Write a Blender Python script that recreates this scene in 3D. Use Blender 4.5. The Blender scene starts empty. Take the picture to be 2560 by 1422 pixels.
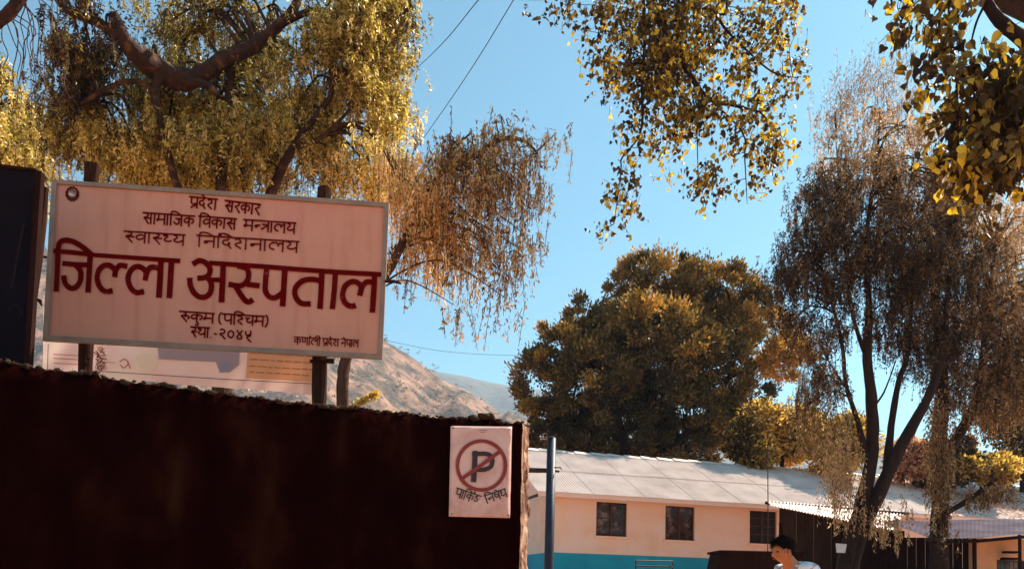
import bpy, bmesh, math, random
import numpy as np
from mathutils import Vector, Matrix
R = math.radians
random.seed(7); rng = np.random.default_rng(7)
scene = bpy.context.scene
col = scene.collection

# ------------------------------------------------------------ camera
F = 1900.0; SHIFT = 0.257; PITCH = 3.0; ROLL = 1.3
CAM = Vector((0, 0, 1.5))
cam_d = bpy.data.cameras.new('camera'); cam_d.sensor_width = 36; cam_d.lens = 36 * F / 2560
cam_d.shift_y = SHIFT; cam_d.clip_start = 0.05; cam_d.clip_end = 20000
cam = bpy.data.objects.new('camera', cam_d); col.objects.link(cam)
CR = Matrix.Rotation(R(90 + PITCH), 3, 'X') @ Matrix.Rotation(R(ROLL), 3, 'Z')
cam.matrix_world = Matrix.Translation(CAM) @ CR.to_4x4()
scene.camera = cam

# ------------------------------------------------------------ light
SUN_AZ = 60.0      # degrees from +Y towards +X
SUN_EL = 46.0
world = bpy.data.worlds.new('World'); scene.world = world; world.use_nodes = True
wn = world.node_tree.nodes; wl = world.node_tree.links
bg = wn['Background']; sky = wn.new('ShaderNodeTexSky'); sky.sky_type = 'NISHITA'
sky.sun_disc = False; sky.sun_elevation = R(SUN_EL); sky.sun_rotation = R(SUN_AZ)
sky.air_density = 1.0; sky.dust_density = 0.4; sky.ozone_density = 0.3
tint = wn.new('ShaderNodeMix'); tint.data_type = 'RGBA'; tint.blend_type = 'MULTIPLY'; tint.inputs[0].default_value = 1
tint.inputs[7].default_value = (.52, 1.03, .98, 1)      # the photograph's cyan-leaning sky, the same in every direction
wl.new(sky.outputs[0], tint.inputs[6]); wl.new(tint.outputs[2], bg.inputs[0]); bg.inputs[1].default_value = 0.076
sd = bpy.data.lights.new('sun', 'SUN'); sd.energy = 4.8; sd.angle = R(0.5); sd.color = (1, .9, .76)
sun = bpy.data.objects.new('sun', sd); col.objects.link(sun)
sv = Vector((math.sin(R(SUN_AZ)) * math.cos(R(SUN_EL)), math.cos(R(SUN_AZ)) * math.cos(R(SUN_EL)), math.sin(R(SUN_EL))))
sun.rotation_euler = sv.to_track_quat('Z', 'Y').to_euler(); sun.location = (20, 20, 30)
scene.view_settings.view_transform = 'Standard'; scene.view_settings.look = 'None'
scene.view_settings.exposure = 1.28; scene.view_settings.gamma = 1.0
scene.render.engine = 'CYCLES'
scene.cycles.max_bounces = 8; scene.cycles.transparent_max_bounces = 8
scene.cycles.use_denoising = True

# ------------------------------------------------------------ measuring
def ray(px, py):
    d = Vector(((px - 1280) / F, (711 - py) / F + SHIFT * 2560 / F, -1.0))
    return CR @ d
def at(px, py, Y):
    d = ray(px, py); return CAM + d * (Y / d.y)
def onplane(px, py, p0, n):
    d = ray(px, py); return CAM + d * ((p0 - CAM).dot(n) / d.dot(n))

# ------------------------------------------------------------ helpers
def tag(o, label=None, cat=None, group=None, kind=None):
    if label: o['label'] = label
    if cat: o['category'] = cat
    if group: o['group'] = group
    if kind: o['kind'] = kind
    return o
def thing(name, label, cat, loc=(0, 0, 0), rz=0, group=None):
    o = bpy.data.objects.new(name, None); col.objects.link(o)
    o.location = loc; o.rotation_euler = (0, 0, rz); o.empty_display_size = .2
    o['label'] = label; o['category'] = cat
    if group: o['group'] = group
    return o
def inv(parent):
    m = Matrix.Identity(4); p = parent; ch = []
    while p: ch.append(p); p = p.parent
    for p in reversed(ch):
        m = m @ p.matrix_parent_inverse @ Matrix.LocRotScale(p.location, p.rotation_euler, p.scale)
    return m.inverted()
def link(name, me, mat, parent=None, world=False, smooth=False):
    """one mesh object; world=True: vertices were given in world space"""
    o = bpy.data.objects.new(name, me); col.objects.link(o)
    if mat: me.materials.append(mat) if len(me.materials) == 0 else None
    if parent: o.parent = parent
    if world and parent: me.transform(inv(parent))
    if smooth: me.polygons.foreach_set('use_smooth', [True] * len(me.polygons))
    return o
class MB:
    def __init__(s): s.v = []; s.f = []
    def quad(s, a, b, c, d):
        n = len(s.v); s.v += [tuple(a), tuple(b), tuple(c), tuple(d)]; s.f.append((n, n+1, n+2, n+3)); return s
    def box(s, x0, x1, y0, y1, z0, z1):
        n = len(s.v)
        s.v += [(x, y, z) for z in (z0, z1) for y in (y0, y1) for x in (x0, x1)]
        for f in ((0,2,3,1),(4,5,7,6),(0,1,5,4),(2,6,7,3),(0,4,6,2),(1,3,7,5)): s.f.append(tuple(n+i for i in f))
        return s
    def prism(s, front, off):
        """front: polygon points, off: vector towards the back"""
        n = len(s.v); k = len(front); off = Vector(off)
        s.v += [tuple(p) for p in front] + [tuple(Vector(p) + off) for p in front]
        s.f.append(tuple(range(n, n+k))); s.f.append(tuple(range(n+2*k-1, n+k-1, -1)))
        for i in range(k): j = (i+1) % k; s.f.append((n+i, n+k+i, n+k+j, n+j))
        return s
    def tube(s, pts, rad, sides=8, cap=True, wob=0.0):
        pts = [Vector(p) for p in pts]; n0 = len(s.v); k = len(pts)
        ax = None
        for i, p in enumerate(pts):
            d = (pts[min(i+1, k-1)] - pts[max(i-1, 0)]).normalized()
            if ax is None: ax = d.orthogonal().normalized()
            else: ax = (ax - d * ax.dot(d)).normalized()
            b = d.cross(ax); r = rad[i] if hasattr(rad, '__len__') else rad
            for j in range(sides):
                a = 2 * math.pi * j / sides; rr = r * (1 + (random.uniform(-wob, wob) if wob else 0))
                s.v.append(tuple(p + ax * math.cos(a) * rr + b * math.sin(a) * rr))
        for i in range(k - 1):
            for j in range(sides):
                a = n0 + i*sides + j; b2 = n0 + i*sides + (j+1) % sides
                s.f.append((a, b2, b2 + sides, a + sides))
        if cap and sides > 3:
            s.f.append(tuple(range(n0 + sides - 1, n0 - 1, -1))); s.f.append(tuple(range(n0 + (k-1)*sides, n0 + k*sides)))
        return s
    def ball(s, c, rx, ry, rz, seg=8, rings=6, wob=0):
        n0 = len(s.v); c = Vector(c)
        for i in range(rings + 1):
            t = math.pi * i / rings
            for j in range(seg):
                a = 2*math.pi*j/seg; q = 1 + (random.uniform(-wob, wob) if wob else 0)
                s.v.append((c.x + rx*q*math.sin(t)*math.cos(a), c.y + ry*q*math.sin(t)*math.sin(a), c.z + rz*q*math.cos(t)))
        for i in range(rings):
            for j in range(seg):
                a = n0+i*seg+j; b = n0+i*seg+(j+1) % seg
                s.f.append((a, a+seg, b+seg, b))
        return s
    def mesh(s, name):
        me = bpy.data.meshes.new(name); me.from_pydata(s.v, [], s.f); me.update(); return me
    def build(s, name, mat, parent=None, world=False, smooth=False, bevel=0):
        o = link(name, s.mesh(name), mat, parent, world, smooth)
        if bevel:
            m = o.modifiers.new('bevel', 'BEVEL'); m.width = bevel; m.segments = 2; m.limit_method = 'ANGLE'
        return o
def spline(pts, n=6):
    P = [Vector(p) for p in pts]
    if len(P) < 3: return P
    out = []
    for i in range(len(P) - 1):
        p0 = P[max(i-1, 0)]; p1 = P[i]; p2 = P[i+1]; p3 = P[min(i+2, len(P)-1)]
        for k in range(n):
            t = k / n
            out.append(0.5*((2*p1) + (p2-p0)*t + (2*p0-5*p1+4*p2-p3)*t*t + (3*p1-p0-3*p2+p3)*t**3))
    out.append(P[-1]); return out
def lerp_list(r, n):
    return list(np.interp(np.linspace(0, 1, n), np.linspace(0, 1, len(r)), r))

# ------------------------------------------------------------ materials
def mat_new(name):
    m = bpy.data.materials.new(name); m.use_nodes = True
    return m, m.node_tree.nodes, m.node_tree.links, m.node_tree.nodes['Principled BSDF']
def ramp(n, stops):
    r = n.new('ShaderNodeValToRGB'); e = r.color_ramp.elements
    while len(e) < len(stops): e.new(0.5)
    for i, (p, c) in enumerate(stops): e[i].position = p; e[i].color = (*c, 1)
    return r
def rough_mat(name, stops, scale=4, detail=8, rough=.85, bump=.3, bscale=None, stretch=(1,1,1), metal=0, dist=.01, spec=.3, world=False):
    m, n, l, p = mat_new(name)
    tc = n.new('ShaderNodeTexCoord'); mp = n.new('ShaderNodeMapping'); mp.inputs['Scale'].default_value = stretch
    if world:
        g = n.new('ShaderNodeNewGeometry'); l.new(g.outputs['Position'], mp.inputs[0])
    else: l.new(tc.outputs['Object'], mp.inputs[0])
    t = n.new('ShaderNodeTexNoise'); t.inputs['Scale'].default_value = scale; t.inputs['Detail'].default_value = detail
    t.inputs['Roughness'].default_value = .62
    l.new(mp.outputs[0], t.inputs[0]); r = ramp(n, stops); l.new(t.outputs[0], r.inputs[0]); l.new(r.outputs[0], p.inputs['Base Color'])
    p.inputs['Roughness'].default_value = rough; p.inputs['Metallic'].default_value = metal
    p.inputs['Specular IOR Level'].default_value = spec
    if bump:
        t2 = n.new('ShaderNodeTexNoise'); t2.inputs['Scale'].default_value = bscale or scale*6; t2.inputs['Detail'].default_value = 6
        l.new(mp.outputs[0], t2.inputs[0]); b = n.new('ShaderNodeBump'); b.inputs['Strength'].default_value = bump; b.inputs['Distance'].default_value = dist
        l.new(t2.outputs[0], b.inputs['Height']); l.new(b.outputs[0], p.inputs['Normal'])
    return m
def plain(name, c, rough=.6, metal=0, spec=.4):
    c2 = tuple(x*.8 for x in c)
    return rough_mat(name, [(.3, c2), (.7, c)], scale=9, rough=rough, bump=.1, metal=metal, spec=spec)
def leaf_mat(name, stops, trans=.5, boost=1.6, tcol=(1, .85, .45), objrand=False, rough=.5):
    m, n, l, p = mat_new(name)
    if objrand:
        a = n.new('ShaderNodeObjectInfo'); src = a.outputs['Random']
    else:
        a = n.new('ShaderNodeAttribute'); a.attribute_name = 'tint'; src = a.outputs['Fac']
    r = ramp(n, stops); l.new(src, r.inputs[0])
    l.new(r.outputs[0], p.inputs['Base Color']); p.inputs['Roughness'].default_value = rough; p.inputs['Specular IOR Level'].default_value = .35
    mx = n.new('ShaderNodeMix'); mx.data_type = 'RGBA'; mx.blend_type = 'MULTIPLY'; mx.inputs[0].default_value = 1
    l.new(r.outputs[0], mx.inputs[6]); mx.inputs[7].default_value = (tcol[0]*boost, tcol[1]*boost, tcol[2]*boost, 1)
    tr = n.new('ShaderNodeBsdfTranslucent'); l.new(mx.outputs[2], tr.inputs[0])
    ms = n.new('ShaderNodeMixShader'); ms.inputs[0].default_value = trans
    l.new(p.outputs[0], ms.inputs[1]); l.new(tr.outputs[0], ms.inputs[2]); l.new(ms.outputs[0], n['Material Output'].inputs[0])
    return m

M = {}
M['ground'] = rough_mat('dusty_ground', [(.3, (.40,.20,.11)), (.7, (.60,.33,.19))], scale=.8, bump=.4, bscale=20, rough=.95, world=True)
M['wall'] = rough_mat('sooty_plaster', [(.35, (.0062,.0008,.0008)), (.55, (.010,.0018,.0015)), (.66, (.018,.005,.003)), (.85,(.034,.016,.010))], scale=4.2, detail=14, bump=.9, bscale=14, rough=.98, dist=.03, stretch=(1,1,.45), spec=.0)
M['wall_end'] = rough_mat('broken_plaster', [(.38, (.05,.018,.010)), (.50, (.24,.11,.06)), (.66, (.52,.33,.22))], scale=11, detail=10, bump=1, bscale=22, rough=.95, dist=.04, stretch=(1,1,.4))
M['turf'] = rough_mat('dry_turf', [(.3, (.015,.007,.004)), (.7, (.05,.026,.014))], scale=15, bump=.8, rough=1)
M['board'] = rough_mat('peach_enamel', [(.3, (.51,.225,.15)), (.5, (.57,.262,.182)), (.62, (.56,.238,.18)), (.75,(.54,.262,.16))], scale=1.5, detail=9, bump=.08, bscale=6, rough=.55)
M['frame'] = rough_mat('grey_angle_iron', [(.3, (.20,.135,.105)), (.7, (.30,.22,.17))], scale=6, bump=.3, rough=.6)
M['red_paint'] = rough_mat('dark_red_paint', [(.3, (.080,.0008,.001)), (.62, (.12,.002,.002)), (.74, (.26,.055,.040))], scale=16, bump=.1, rough=.8, spec=.03)
M['red_ring'] = rough_mat('worn_red_paint', [(.3, (.18,.018,.014)), (.7, (.26,.035,.026))], scale=9, bump=.1, rough=.6)
M['black_paint'] = plain('black_paint', (.03,.012,.010), .6)
M['white_paint'] = plain('white_paint', (.7,.55,.47), .6)
M['poster'] = rough_mat('crinkled_poster', [(.3, (.46,.22,.18)), (.5, (.60,.37,.32)), (.72, (.68,.45,.37))], scale=5, detail=6, bump=.6, bscale=5, rough=.5, dist=.01)
M['bark'] = rough_mat('brown_bark', [(.3, (.03,.012,.008)), (.6, (.085,.036,.022)), (.8, (.16,.075,.045))], scale=10, bump=1, bscale=30, rough=.95, dist=.02, stretch=(1,1,.25), world=True)
M['bark_red'] = rough_mat('reddish_bark', [(.3, (.014,.005,.004)), (.55, (.045,.018,.010)), (.75, (.20,.085,.035))], scale=7, bump=1, bscale=30, rough=.95, dist=.02, world=True)
M['bark_dark'] = rough_mat('dark_bark', [(.3, (.010,.004,.003)), (.7, (.038,.017,.011))], scale=8, bump=1, bscale=26, rough=.95, dist=.02, stretch=(1,1,.25), world=True)
M['post'] = rough_mat('rough_timber', [(.3, (.012,.004,.003)), (.7, (.05,.02,.012))], scale=14, bump=1, bscale=30, rough=.95, dist=.015, stretch=(1,1,.2), spec=.05)
M['navy'] = rough_mat('dark_blue_sheet', [(.3, (.004,.003,.006)), (.6, (.008,.006,.010)), (.8,(.022,.014,.018))], scale=2.2, bump=.2, rough=.85, spec=.05)
M['dark_wood'] = rough_mat('dark_wood', [(.3, (.012,.004,.003)), (.7, (.03,.011,.008))], scale=10, bump=.5, rough=.9, stretch=(1,1,.2), spec=.05)
M['bwall'] = rough_mat('limewashed_plaster', [(.28, (.80,.46,.31)), (.42, (.86,.58,.44)), (.55, (.88,.64,.54)), (.72,(.86,.62,.60))], scale=.8, detail=9, bump=.3, bscale=14, rough=.92, stretch=(1,1,1.3))
M['teal'] = rough_mat('teal_wall_paint', [(.3, (.004,.26,.38)), (.7, (.010,.36,.50))], scale=1.2, bump=.15, rough=.7)
M['roof'] = rough_mat('pale_corrugated_iron', [(.3, (.66,.52,.44)), (.55, (.84,.68,.59)), (.75,(.88,.76,.68))], scale=1.3, detail=8, bump=.15, bscale=30, rough=.5, metal=.0, world=True)
M['ridge'] = rough_mat('galvanised_ridge', [(.3, (.7,.58,.5)), (.7, (.88,.78,.70))], scale=5, bump=.2, rough=.45)
M['wood'] = rough_mat('brown_window_wood', [(.3, (.045,.014,.008)), (.7, (.10,.035,.018))], scale=12, bump=.3, rough=.7)
M['glass'] = rough_mat('dusty_glass', [(.38, (.012,.005,.004)), (.52, (.05,.028,.024)), (.66, (.22,.14,.12))], scale=3.4, detail=2, bump=0, rough=.25, spec=.5)
M['dark_in'] = plain('dark_interior', (.018,.008,.007), .9)
M['shedwall'] = rough_mat('brown_boards', [(.3, (.022,.010,.006)), (.7, (.06,.028,.018))], scale=5, bump=.4, rough=.9, stretch=(1,1,.2), spec=.1)
M['iron_dark'] = plain('dark_iron', (.03,.02,.018), .6)
M['shed_orange'] = rough_mat('ochre_plaster', [(.3, (.62,.28,.13)), (.7, (.74,.37,.19))], scale=2, bump=.3, rough=.9)
M['shaded_tin'] = rough_mat('shaded_mauve_tin', [(.3, (.035,.024,.038)), (.6, (.085,.06,.085)), (.75,(.26,.19,.21))], scale=1.3, bump=.2, rough=.85, spec=.05, world=True)  # colour darkened so that it carries the shade lying on the stall roof
M['bluepole'] = rough_mat('blue_pole_paint', [(.3, (.010,.013,.025)), (.7, (.025,.035,.06))], scale=8, bump=.2, rough=.5, spec=.3)
M['cable'] = plain('black_cable', (.02,.02,.025), .7)
M['skin'] = rough_mat('tan_skin', [(.3, (.40,.13,.05)), (.7, (.50,.18,.075))], scale=20, bump=.05, rough=.5)
M['hair'] = plain('black_hair', (.010,.005,.004), .75, spec=.04)
M['shirt'] = rough_mat('white_patterned_shirt', [(.42, (.80,.78,.76)), (.54, (.76,.74,.73)), (.59, (.26,.20,.26))], scale=11, detail=3, bump=.3, bscale=20, rough=.85)
M['trousers'] = plain('dark_trousers', (.03,.03,.045), .85)
M['shoe'] = plain('brown_leather', (.04,.02,.012), .5)

# ------------------------------------------------------------ foliage
LEAF = {}
def leaves_mesh(name, P, A, L, Wd, tint, shape='diamond', N=None):
    """P base points, A leaf axes, L lengths, Wd widths"""
    n = len(P); A = A / (np.linalg.norm(A, axis=1, keepdims=True) + 1e-9)
    if N is None: N = rng.normal(size=(n, 3))
    S = np.cross(A, N); S /= (np.linalg.norm(S, axis=1, keepdims=True) + 1e-9)
    Nn = np.cross(S, A)
    L = L[:, None]; Wd = Wd[:, None]
    if shape == 'diamond':
        V = np.stack([P, P + A*L*.42 + S*Wd*.5 + Nn*Wd*.12, P + A*L, P + A*L*.42 - S*Wd*.5 + Nn*Wd*.12], 1); k = 4
        faces = [(0,1,2,3)]
    else:  # heart with a folded midrib and drip tip
        out = [(-.06,.20),(.03,.40),(.20,.50),(.42,.46),(.62,.31),(.80,.14)]
        pts = [P] + [P + A*L*u_ + S*Wd*v_ + Nn*Wd*v_*.35 for u_, v_ in out] + [P + A*L*1.12] + [P + A*L*u_ - S*Wd*v_ + Nn*Wd*v_*.35 for u_, v_ in out[::-1]]
        V = np.stack(pts, 1); k = 14
        faces = [(0,1,2,3,4,5,6,7), (0,7,8,9,10,11,12,13)]
    nf = len(faces); fl = sum(len(f) for f in faces)
    me = bpy.data.meshes.new(name)
    me.vertices.add(n*k); me.vertices.foreach_set('co', V.reshape(-1).astype(np.float32))
    idx = (np.arange(n)[:, None]*k + np.array([i for f in faces for i in f])[None]).reshape(-1)
    me.loops.add(n*fl); me.loops.foreach_set('vertex_index', idx.astype(np.int32))
    sizes = np.tile([len(f) for f in faces], n); starts = np.concatenate([[0], np.cumsum(sizes)[:-1]])
    me.polygons.add(n*nf); me.polygons.foreach_set('loop_start', starts.astype(np.int32)); me.polygons.foreach_set('loop_total', sizes.astype(np.int32))
    at_ = me.attributes.new('tint', 'FLOAT', 'FACE'); at_.data.foreach_set('value', np.repeat(np.clip(tint, 0, 1), nf).astype(np.float32))
    me.update(calc_edges=True); return me

def blob(px, py, rx, ry, D, rD, w=1.0, t=.5):
    c = at(px, py, D); k = D / F
    return (np.array(c), np.array([rx*k, rD, ry*k]), w, t)
def sample_blobs(blobs, n, shell=.0):
    vol = np.array([np.prod(b[1])**.8 * b[2] for b in blobs]); vol /= vol.sum()
    idx = rng.choice(len(blobs), size=n, p=vol)
    d = rng.normal(size=(n, 3)); d /= np.linalg.norm(d, axis=1, keepdims=True)
    r = rng.random(n)**(1/3.); r = r*(1-shell) + shell*(1 - .25*rng.random(n)**2)
    C = np.array([b[0] for b in blobs])[idx]; S = np.array([b[1] for b in blobs])[idx]; T = np.array([b[3] for b in blobs])[idx]
    return C + d*S*r[:, None], T, d, idx
def limb(mb, pts, rad, sides=9, n=5, wob=.1):
    p = spline(pts, n); mb.tube(p, lerp_list(rad, len(p)), sides, True, wob); return p
def twigs_to(mb, nodes, targets, r=.018, lift=.25, seg=5):
    N = np.array([list(p) for p in nodes])
    for t in targets:
        d = np.linalg.norm(N - t, axis=1); i = int(np.argmin(d + (N[:, 2] > t[2] + .2)*1.0))
        a = Vector(N[i]); b = Vector(t); m = (a + b)/2 + Vector((random.uniform(-.1,.1), random.uniform(-.1,.1), (b-a).length*lift))*1.0
        q = spline([a, m, b], seg); mb.tube(q, lerp_list([r*(1 + (b-a).length*.35), r*.45], len(q)), 5, False)

def strands(roots, tint0, length, nleaf, leafL, leafW, lean=(0,0), spread=.5, sway=.12, up=0.0):
    """pendulous strands: returns P,A,L,W,tint plus strand polylines"""
    n = len(roots); Ls = length[0] + (length[1]-length[0])*rng.random(n)**1.3
    drift = rng.normal(size=(n, 2))*sway + np.array(lean)
    T = rng.random((n, nleaf))
    cx = roots[:, None, 0] + drift[:, None, 0]*T*Ls[:, None]*1.0
    cy = roots[:, None, 1] + drift[:, None, 1]*T*Ls[:, None]*1.0
    cz = roots[:, None, 2] + (up*T - (1-up*.5)*T**1.15)*Ls[:, None] if up < .9 else roots[:, None, 2] + T*Ls[:, None]
    P = np.stack([cx, cy, cz], -1).reshape(-1, 3) + rng.normal(size=(n*nleaf, 3))*.012
    A = rng.normal(size=(n*nleaf, 3))*spread + np.array([0, 0, -1.0 if up < .9 else 1.0])
    L = leafL*(.6 + .8*rng.random(n*nleaf)); W_ = leafW*(.6 + .8*rng.random(n*nleaf))
    st = tint0 + rng.normal(size=n)*.17
    tint = np.repeat(st, nleaf) + rng.normal(size=n*nleaf)*.15
    lines = []
    for i in range(n):
        if up < .9:
            lines.append([(roots[i,0] + drift[i,0]*t*Ls[i], roots[i,1] + drift[i,1]*t*Ls[i], roots[i,2] + (up*t - (1-up*.5)*t**1.15)*Ls[i]) for t in (0, .5, 1)])
        else: lines.append([(roots[i,0] + drift[i,0]*t*Ls[i], roots[i,1] + drift[i,1]*t*Ls[i], roots[i,2] + t*Ls[i]) for t in (0, 1)])
    return P, A, L, W_, tint, lines

# ============================================================ SETTING
# ---- ground: rises from the road to the hospital yard
def gz(y):
    return float(np.interp(y, [3.0, 6.4, 12, 20, 26, 60], [0, .34, .95, 1.64, 1.67, 1.67]))
g = MB(); ys = [-3000, -300, -30, 0, 2, 3] + [3 + i*1.0 for i in range(1, 24)] + [30, 40, 60, 150, 600, 4000]
xs = [-4000, -400, -60, -20, -8, 0, 8, 20, 60, 400, 4000]
for y in ys:
    for x in xs: g.v.append((x, y, gz(y)))
for i in range(len(ys)-1):
    for j in range(len(xs)-1):
        a = i*len(xs)+j; g.f.append((a, a+1, a+1+len(xs), a+len(xs)))
tag(g.build('ground', M['ground']), kind='structure')

# ---- hills
from mathutils import noise as mn
def hill(name, ridge, Dr, Df, base, m, amp, nu=220, nv=60):
    xs_ = [p[0] for p in ridge]; ysr = [p[1] for p in ridge]
    mb = MB()
    for i in range(nu + 1):
        px = xs_[0] + (xs_[-1]-xs_[0])*i/nu; py = np.interp(px, xs_, ysr)
        top = at(px, py, Dr); 
        for j in range(nv + 1):
            v = j/nv
            if v <= .7:
                s = v/.7; D = Df + (Dr-Df)*s; z = base + (top.z-base)*(s**1.15)
            else:
                s = (v-.7)/.3; D = Dr + (Dr-Df)*.8*s; z = top.z + (base-top.z)*s**1.3
            X = top.x * (D/Dr)**.35
            sc = 1/(Dr*.09)
            nz = mn.fractal(Vector((X*sc, D*sc, 3.1)), 1.0, 2.0, 6)
            rid = -abs(mn.noise(Vector((X*sc*1.4, D*sc*.5, 9))))*1.2 + .35
            k = min(1, s*2.2) if v <= .7 else (1-s)
            kk = k*(.25 if abs(v-.7) < .02 else 1)
            mb.v.append((X, D, z + (nz*.8+rid)*amp*kk))
    for i in range(nu):
        for j in range(nv):
            a = i*(nv+1)+j; mb.f.append((a, a+nv+1, a+nv+2, a+1))
    o = mb.build(name, m, smooth=True); tag(o, kind='structure'); return mb
M['hill_near'] = rough_mat('scrubby_hillside', [(.34, (.035,.032,.025)), (.45, (.10,.066,.042)), (.56, (.26,.14,.088)), (.72, (.42,.225,.145))], scale=.06, detail=14, bump=.6, bscale=.12, rough=1, dist=6, world=True)
M['hill_far'] = rough_mat('wooded_hillside', [(.3, (.05,.055,.04)), (.6, (.11,.10,.07)), (.8, (.22,.16,.11))], scale=.01, detail=12, bump=.5, bscale=.05, rough=1, dist=10, world=True)
hm = hill('near_hill', [(-1500, 500), (-400, 560), (300, 640), (700, 720), (880, 785), (955, 845), (1000, 872), (1060, 915), (1110, 950), (1160, 975), (1280, 1045), (1420, 1120), (1700, 1230), (2300, 1330)], 560, 230, 1.6, M['hill_near'], 14)
hill('far_hill', [(-1500, 700), (300, 830), (900, 900), (1060, 925), (1110, 930), (1190, 948), (1280, 963), (1400, 985), (1600, 1030), (1900, 1060), (2150, 1080), (2300, 1110), (2700, 1150), (3600, 1180)], 1700, 900, 1.6, M['hill_far'], 26)
# shrubs scattered over the near hill
hv = np.array(hm.v); sel = hv[(hv[:, 1] < 575) & (hv[:, 2] > 10)]
P = sel[rng.choice(len(sel), 9000)] + rng.normal(size=(9000, 3))*np.array([4, 6, 0])
nb = 14; P = np.repeat(P, nb, 0) + rng.normal(size=(9000*nb, 3))*np.array([.75, .75, .45]) + np.array([0, 0, -.2])
A = rng.normal(size=P.shape) + np.array([0, 0, .6])
M['scrub'] = leaf_mat('scrub_leaves', [(0, (.07,.06,.035)), (.5, (.16,.11,.06)), (1, (.34,.19,.11))], .3)
o = link('hillside_scrub', leaves_mesh('hillside_scrub', P, A, rng.uniform(.5, 1.4, len(P)), rng.uniform(.5, 1.1, len(P)), np.repeat(rng.random(9000), nb)), M['scrub'])
tag(o, 'low scrub and small trees dotted over the sunlit hillside', 'scrub', kind='stuff')

# ============================================================ HOSPITAL BUILDING
BA = math.atan2(1, 3.46); U = Vector((math.cos(BA), math.sin(BA), 0)); V_ = Vector((-math.sin(BA), math.cos(BA), 0))
BP = at(1374, 1380, 22.0); BAND = BP.z; FLOOR = 1.67
BO = Vector((BP.x, BP.y, FLOOR))
bld = thing('hospital_building', 'long single storey cream building with teal lower wall and pale corrugated roof', 'building', BO, BA)
def bloc(px, py, v=0):       # pixel -> building (u, z above floor) on plane v
    p = onplane(px, py, BO + V_*v, V_); d = p - BO; return d.dot(U), p.z - FLOOR
LEN = 27.0; DEP = 6.4
eave_z = bloc(1390, 1222)[1]; band_h = bloc(1390, 1380)[1]
rz_ = bloc(1390, 1124, DEP/2)[1]
wins = [(bloc(1490, 1338), bloc(1568, 1251)), (bloc(1663, 1348), bloc(1737, 1262)), (bloc(1874, 1357), bloc(1942, 1273))]
wins = [(a[0], b[0], a[1], b[1]) for a, b in wins]
# later windows hidden behind the sheds keep the rhythm
wall = MB(); u = 0.0; T = .25
for (a, b, z0, z1) in wins:
    wall.box(u, a, 0, T, 0, eave_z); wall.box(a, b, 0, T, 0, z0); wall.box(a, b, 0, T, z1, eave_z); u = b
wall.box(u, LEN, 0, T, 0, eave_z)
wall.box(0, LEN, DEP-T, DEP, 0, eave_z)
def gable(x0):
    pr = [(x0, T, 0), (x0, DEP-T, 0), (x0, DEP-T, eave_z), (x0, DEP/2, rz_-.08), (x0, T, eave_z)]
    wall.prism(pr, (.25, 0, 0))
gable(0); gable(LEN-.25)
wall.build('wall', M['bwall'], bld)
MB().box(-.012, LEN+.012, -.012, -.001, 0, band_h).box(-.012, -.001, 0, DEP, 0, band_h).build('painted_band', M['teal'], bld)
MB().box(0, LEN, -.03, -.002, eave_z-.30, eave_z-.02).build('ring_beam', M['bwall'], bld)
MB().box(.3, LEN-.3, .3, DEP-.3, eave_z-.09, eave_z-.03).build('ceiling', M['dark_in'], bld)
MB().box(.3, LEN-.3, 2.4, 2.5, 0, eave_z-.1).build('inner_wall', M['dark_in'], bld)
for wi, (a, b, z0, z1) in enumerate(wins):
    fr = MB(); w = .05
    fr.box(a, b, .06, .13, z0, z0+w).box(a, b, .06, .13, z1-w, z1).box(a, a+w, .06, .13, z0+w, z1-w).box(b-w, b, .06, .13, z0+w, z1-w)
    fr.box((a+b)/2-w*.6, (a+b)/2+w*.6, .055, .125, z0+w, z1-w)
    f = fr.build('window', M['wood'], bld)
    rows = 4
    for k in range(1, rows):
        zz = z0+w+(z1-z0-2*w)*k/rows
        MB().box(a+w, (a+b)/2-w*.6, .07, .115, zz-.014, zz+.014).box((a+b)/2+w*.6, b-w, .07, .115, zz-.014, zz+.014).build('glazing_bar', M['wood'], f)
    for c in range(2):
        xa, xb = (a+w, (a+b)/2-w*.6) if c == 0 else ((a+b)/2+w*.6, b-w)
        for k in range(rows):
            za = z0+w+(z1-z0-2*w)*k/rows+.014; zb = z0+w+(z1-z0-2*w)*(k+1)/rows-.014
            MB().box(xa, xb, .088, .094, za, zb).build('pane', (M['dark_in'] if wi == 2 else M['glass']), f)
    MB().box(a-.06, b+.06, -.06, .03, z0-.06, z0-.002).build('window_sill', M['bwall'], bld)
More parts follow.
